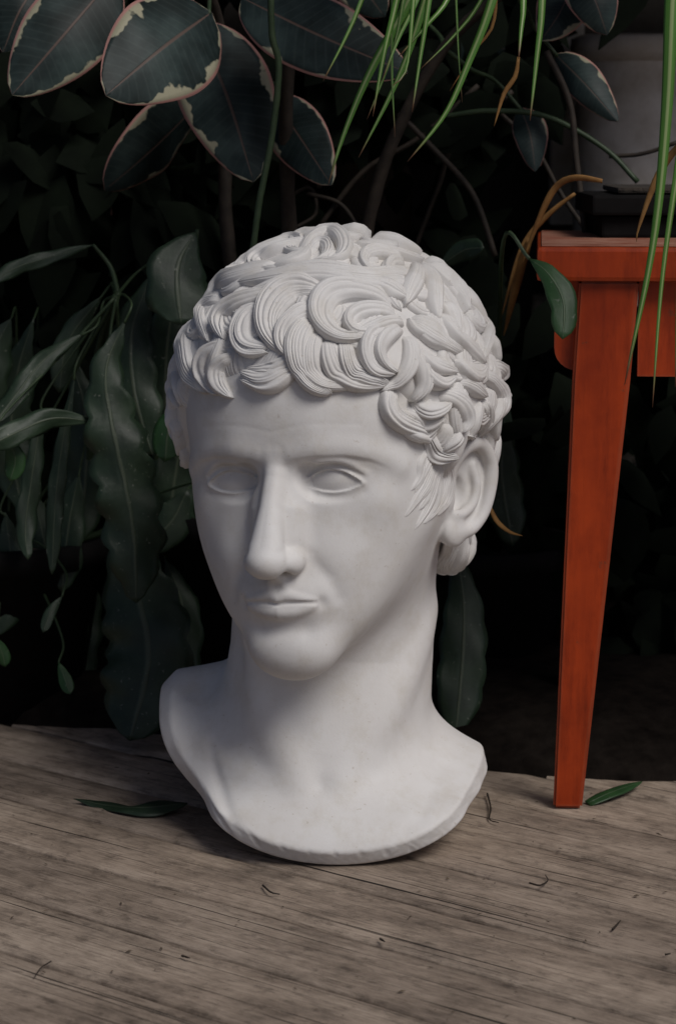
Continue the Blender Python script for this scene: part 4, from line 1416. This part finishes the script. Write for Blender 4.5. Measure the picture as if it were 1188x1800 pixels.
for k, (px, py, rx_, rz_, lab) in enumerate([(962, 585, 0.024, 0.05, "pale rough stone block behind the head, level with the stool apron"), (960, 815, 0.024, 0.022, "grey stone block behind the ear, between head and stool leg"), (1165, 655, 0.03, 0.035, "pale stone showing under the stool seat at the right edge"), (655, 350, 0.05, 0.045, "brownish stone in the gap of the plants just above the head")]):
    c = at(px, py, 0.86)
    bm = bmesh.new()
    bmesh.ops.create_icosphere(bm, subdivisions=3, radius=1.0)
    for v in bm.verts:
        q = v.co * (1 + 0.22 * mnoise.noise(v.co * 1.6 + Vector((k * 3, 0, 0))))
        v.co = Vector((c.x + max(-0.8, min(0.8, q.x)) * rx_ * 1.2, c.y + q.y * 0.03, c.z + max(-0.75, min(0.75, q.z)) * rz_ * 1.3))
    Vs, Fs = [v.co.copy() for v in bm.verts], [tuple(v.index for v in f.verts) for f in bm.faces]
    bm.free()
    st = mesh_obj("wall_stone", Vs, Fs, M_STONE if k != 3 else M_SHELF)
    st["label"], st["category"] = lab, "stone"

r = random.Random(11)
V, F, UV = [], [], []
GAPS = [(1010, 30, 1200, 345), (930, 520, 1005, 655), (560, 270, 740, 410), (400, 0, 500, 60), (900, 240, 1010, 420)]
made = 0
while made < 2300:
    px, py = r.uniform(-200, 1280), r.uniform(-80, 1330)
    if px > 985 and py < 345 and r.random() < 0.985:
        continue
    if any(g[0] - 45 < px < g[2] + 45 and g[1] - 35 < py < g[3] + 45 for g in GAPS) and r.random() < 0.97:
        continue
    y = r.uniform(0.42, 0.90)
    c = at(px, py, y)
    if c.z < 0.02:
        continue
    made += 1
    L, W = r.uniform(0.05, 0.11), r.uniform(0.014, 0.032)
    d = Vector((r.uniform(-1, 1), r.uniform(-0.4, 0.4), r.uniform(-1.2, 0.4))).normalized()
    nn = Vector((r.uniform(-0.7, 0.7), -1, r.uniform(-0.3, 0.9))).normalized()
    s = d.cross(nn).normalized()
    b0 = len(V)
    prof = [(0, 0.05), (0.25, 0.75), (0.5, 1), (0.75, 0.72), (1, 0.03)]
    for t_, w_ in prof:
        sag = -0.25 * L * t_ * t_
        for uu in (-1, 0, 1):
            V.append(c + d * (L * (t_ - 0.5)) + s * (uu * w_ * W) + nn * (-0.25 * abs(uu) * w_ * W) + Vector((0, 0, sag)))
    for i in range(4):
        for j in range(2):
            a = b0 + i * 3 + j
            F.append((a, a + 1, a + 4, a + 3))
M_DARK = plain_material("shaded_undergrowth_leaf", (0.0025, 0.0038, 0.0025), (0.007, 0.011, 0.006), 20, 0.85, 0, 0.08)  # leaf green taken down to near black, with the background's shade in it
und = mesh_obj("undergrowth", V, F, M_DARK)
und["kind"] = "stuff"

# ------------------------------------------------------------------ dark mound added over the back planks, its near-black colour standing in for shade
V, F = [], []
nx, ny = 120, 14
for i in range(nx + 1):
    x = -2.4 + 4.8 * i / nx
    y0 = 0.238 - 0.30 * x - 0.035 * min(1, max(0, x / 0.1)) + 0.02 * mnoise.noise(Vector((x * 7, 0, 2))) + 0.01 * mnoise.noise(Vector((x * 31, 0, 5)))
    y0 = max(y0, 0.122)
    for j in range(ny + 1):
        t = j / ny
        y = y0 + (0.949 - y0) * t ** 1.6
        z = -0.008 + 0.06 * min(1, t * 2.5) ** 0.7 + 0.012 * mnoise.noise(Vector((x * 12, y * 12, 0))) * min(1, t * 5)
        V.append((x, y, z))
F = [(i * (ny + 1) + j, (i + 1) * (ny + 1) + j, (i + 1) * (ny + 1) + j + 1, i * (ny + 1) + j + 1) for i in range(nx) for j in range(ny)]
structure(mesh_obj("shade_mound", V, F, plain_material("shade_black", (0.004, 0.003, 0.0025), (0.014, 0.011, 0.009), 45, 0.95, 0.8, 0.05)))

# ------------------------------------------------------------------ orange stool
def paint_material():
    m, nt, b = new_mat("orange_paint")
    tc = node(nt, "ShaderNodeTexCoord")
    n1 = noise_tex(nt, tc.outputs["Object"], 16.0, 5.0, 0.6)
    n2 = noise_tex(nt, mapping(nt, tc.outputs["Object"], (90, 90, 9)), 1.0, 4.0, 0.6)
    n3 = noise_tex(nt, tc.outputs["Object"], 55.0, 6.0, 0.7)
    c = ramp(nt, n1.outputs["Fac"], [(0.3, (0.29, 0.030, 0.004)), (0.7, (0.46, 0.055, 0.007))])
    d = ramp(nt, n2.outputs["Fac"], [(0.3, (0.72, 0.68, 0.66)), (0.6, (1, 1, 1))])
    k = mix_col(nt, 0.7, c.outputs[0], d.outputs[0], 'MULTIPLY')
    chips = ramp(nt, n3.outputs["Fac"], [(0.66, (0, 0, 0)), (0.69, (1, 1, 1))])
    k = mix_col(nt, math_n(nt, 'MULTIPLY', chips.outputs[0], 0.5), k, (0.10, 0.05, 0.03))
    bv = node(nt, "ShaderNodeBevel")
    bv.samples = 4
    bv.inputs["Radius"].default_value = 0.004
    ge = node(nt, "ShaderNodeNewGeometry")
    dt = node(nt, "ShaderNodeVectorMath", operation='DOT_PRODUCT')
    link(nt, bv.outputs[0], dt.inputs[0])
    link(nt, ge.outputs["Normal"], dt.inputs[1])
    edge = math_n(nt, 'MULTIPLY', math_n(nt, 'SUBTRACT', 1.0, dt.outputs["Value"]), 9.0)
    n4 = noise_tex(nt, tc.outputs["Object"], 38.0, 5.0, 0.7)
    wear = ramp(nt, math_n(nt, 'MULTIPLY', edge, n4.outputs["Fac"]), [(0.50, (0, 0, 0)), (0.66, (1, 1, 1))])
    k = mix_col(nt, math_n(nt, 'MULTIPLY', wear.outputs[0], 0.22), k, (0.30, 0.17, 0.10))
    n5 = noise_tex(nt, mapping(nt, tc.outputs["Object"], (40, 40, 7), loc=(3, 1, 2)), 1.0, 6.0, 0.7)
    grime = ramp(nt, n5.outputs["Fac"], [(0.34, (0.45, 0.40, 0.38)), (0.52, (1, 1, 1))])
    k = mix_col(nt, 0.7, k, grime.outputs[0], 'MULTIPLY')
    link(nt, k, b.inputs["Base Color"])
    b.inputs["Roughness"].default_value = 0.42
    b.inputs["Specular IOR Level"].default_value = 0.35
    bump(nt, b, n2.outputs["Fac"], 0.25, 0.001)
    return m


M_ORANGE = paint_material()
M_WORN = plain_material("worn_stool_top", (0.22, 0.06, 0.03), (0.38, 0.20, 0.14), 30, 0.7)
ST_Y = 0.085
foot = floor_at(997, 1424)
ST_Z = at(943, 433, foot.y).z
ST_ROT = R(-5.0)
stool = thing("stool", "orange painted wooden stool with tapered legs at the right of the bust", "stool", (foot.x, foot.y, 0.0))
stool.rotation_euler = (0, 0, ST_ROT)
k1 = (CAM_D + foot.y) / FPX
SW, SD = 0.40, 0.30                                                     # width and depth of the seat
X0 = at(943, 470, foot.y).x - foot.x                                                   # left end of the seat, from the foot
seat_t = 60 * k1
V, F = box_mesh((X0, -0.012, ST_Z - seat_t), (X0 + SW, SD, ST_Z), 0.004)
seat = mesh_obj("seat", V, F, M_ORANGE, stool, False)
V, F = box_mesh((X0 + 0.004, -0.008, ST_Z + 0.0002), (X0 + SW - 0.004, SD - 0.004, ST_Z + 0.0012), 0.0004)
mesh_obj("worn_top", V, F, M_WORN, stool, False)


def leg(topx, topy, botx, boty, name="leg"):
    tw, bw, zt = 52 * k1, 26 * k1, ST_Z - seat_t
    bm = bmesh.new()
    vs = []
    for (cx, cy, hw, z) in ((botx, boty, bw, 0.0), (topx + (botx - topx) * 0.18, topy + (boty - topy) * 0.18, tw * 0.97, zt * 0.82), (topx, topy, tw, zt)):
        hd = hw * 0.62
        vs.append([bm.verts.new((cx + sx * hw, cy + sy * hd, z)) for sx, sy in ((-1, -1), (1, -1), (1, 1), (-1, 1))])
    for a, b_ in zip(vs[:-1], vs[1:]):
        for i in range(4):
            bm.faces.new((a[i], a[(i + 1) % 4], b_[(i + 1) % 4], b_[i]))
    bm.faces.new(vs[0][::-1])
    bm.faces.new(vs[-1])
    bmesh.ops.bevel(bm, geom=list(bm.edges), offset=0.0022, segments=2, affect='EDGES')
    bmesh.ops.recalc_face_normals(bm, faces=list(bm.faces))
    me = bpy.data.meshes.new(name)
    bm.to_mesh(me)
    bm.free()
    me.materials.append(M_ORANGE)
    o = bpy.data.objects.new(name, me)
    COL.objects.link(o)
    o.parent = stool
    return o


lx = at(1069, 520, foot.y).x - foot.x
ly = 0.012
leg(lx, ly, 0.0, 0.014)
leg(X0 * 2 + SW - lx, ly, X0 * 2 + SW, 0.014)
leg(lx + 0.009, SD - 0.04, 0.009, SD - 0.02)
leg(X0 * 2 + SW - lx, SD - 0.04, X0 * 2 + SW, SD - 0.02)


def apron(x0, x1, y, h, round_left):
    zt = ST_Z - seat_t - 0.0005
    pr = [(x0, zt), (x1, zt), (x1, zt - h)]
    if round_left:
        c = 0.020
        for i in range(7):
            a = math.pi / 2 * i / 6
            pr.append((x0 + c - c * math.sin(a), zt - h + c - c * math.cos(a)))
    else:
        pr.append((x0, zt - h))
    n = len(pr)
    V = [(x, y, z) for x, z in pr] + [(x, y + 0.016, z) for x, z in pr]
    F = [tuple(range(n)), tuple(range(2 * n - 1, n - 1, -1))] + [(i, i + n, (i + 1) % n + n, (i + 1) % n) for i in range(n)]
    o = mesh_obj("apron", V, F, M_ORANGE, stool, False)
    return o


ah = 158 * k1
apron(at(974, 600, foot.y).x - foot.x, lx - 52 * k1 - 0.0005, 0.0065, ah, True)
apron(lx + 52 * k1 + 0.0005, X0 * 2 + SW - lx - 52 * k1 - 0.0005, 0.0065, ah * 1.06, False)
for ax in (lx - 0.006, X0 * 2 + SW - lx - 0.006):
    V, F = box_mesh((ax, 0.040, ST_Z - seat_t - ah), (ax + 0.014, SD - 0.075, ST_Z - seat_t - 0.0005), 0.002)
    mesh_obj("apron", V, F, M_ORANGE, stool, False)

# black tray standing on the stool
tr = thing("plant_tray", "black plastic plant tray standing on the orange stool", "tray", (at(1130, 412, 0.20).x + 0.05, 0.22, ST_Z + 0.0014))
for (lo, hi, nm) in [((-0.095, -0.06, 0.0), (0.13, 0.08, 0.020), "base"), ((-0.105, -0.068, 0.021), (0.14, 0.088, 0.040), "rim"), ((-0.080, -0.055, 0.041), (0.12, 0.07, 0.047), "potting_soil")]:
    V, F = box_mesh(lo, hi, 0.003)
    mesh_obj(nm, V, F, m_soil if nm == "potting_soil" else M_POT, tr, False)

# ------------------------------------------------------------------ things lying on the floor
def lying(name, label, cat, pts, w, mat, shape='lobed', lob=0.15, group=None, z=0.004, seed=0):
    C = [floor_at(px, py, z + 0.004 * math.sin(i * 1.9 + seed)) for i, (px, py) in enumerate(pts)]
    o = leaf_mesh(name, C, w, mat, None, shape, 0.15, (0.1, -0.3, 1), lob, 0.12, seed, 7, 0.1, 0.0008)
    o["label"], o["category"] = label, cat
    if group:
        o["group"] = group
    return o


lying("fallen_leaf", "long dark green lobed leaf lying on the planks left of the bust", "leaf", [(130, 1404), (190, 1416), (250, 1420), (330, 1412)], 0.012, M_LOBED, seed=3)
lying("fallen_leaf", "pale striped green leaf lying beside the foot of the stool", "leaf", [(1032, 1412), (1070, 1394), (1128, 1374)], 0.008, M_FRESH, 'blade', 0.0, seed=5)
TWIGS = [("dark curled twig lying on the planks just before the bust", [(462, 1556), (476, 1568), (492, 1572)], 0.0013), ("curly brown twig on the planks at the right below the stool", [(930, 1552), (948, 1556), (962, 1548), (958, 1538)], 0.0012),
         ("short straight brown twig at the far right of the planks", [(1076, 1634), (1090, 1618)], 0.0016), ("tiny black twig on the planks in the lower middle", [(668, 1650), (676, 1655)], 0.0014),
         ("little hooked tendril standing beside the right edge of the bust", [(856, 1395), (862, 1420), (860, 1440), (876, 1446)], 0.0014), ("tiny dark twig near the lower right corner", [(1168, 1678), (1178, 1676)], 0.0013),
         ("small dark twig on the planks at the lower left centre", [(320, 1680), (334, 1684)], 0.0014), ("thin pale straw on the planks at the left", [(90, 1690), (72, 1702), (60, 1720)], 0.0009)]
rc = random.Random(5)
V, F = [], []
for k in range(150):
    p = floor_at(rc.uniform(-60, 1250), rc.uniform(1330, 1830))
    if abs(p.x - 0.0) < 0.16 and p.y > -0.12:
        continue
    sz = rc.uniform(0.0004, 0.0009) * (1.8 if rc.random() < 0.1 else 1)
    L = sz * rc.uniform(1, 5)
    a = rc.uniform(0, math.pi)
    dx, dy = math.cos(a), math.sin(a)
    b0 = len(V)
    for sx, sy, sz_ in ((-1, 0, 0.2), (0, -1, 0.3), (1, 0, 0.2), (0, 1, 0.3), (0, 0, 1.3), (0, 0, -0.3)):
        V.append((p.x + dx * sx * L - dy * sy * sz, p.y + dy * sx * L + dx * sy * sz, 0.0002 + sz_ * sz * 0.8))
    F += [(b0 + i, b0 + (i + 1) % 4, b0 + 4) for i in range(4)] + [(b0 + (i + 1) % 4, b0 + i, b0 + 5) for i in range(4)]
cr_ = mesh_obj("crumbs", V, F, plain_material("crumbs", (0.02, 0.015, 0.011), (0.16, 0.12, 0.085), 90, 0.95, 0), None, False)
cr_["kind"] = "stuff"
for k, (lab, pts, rr) in enumerate(TWIGS):
    C = [floor_at(px, py, rr + 0.0015 * (i % 2)) for i, (px, py) in enumerate(pts)]
    o = tube_obj("twig", C, (rr * 0.65, rr * 0.6, rr * 0.3), M_BARK, None, 6, 0.3, k)
    o["label"], o["category"], o["group"] = lab, "twig", "twigs lying on the planks"
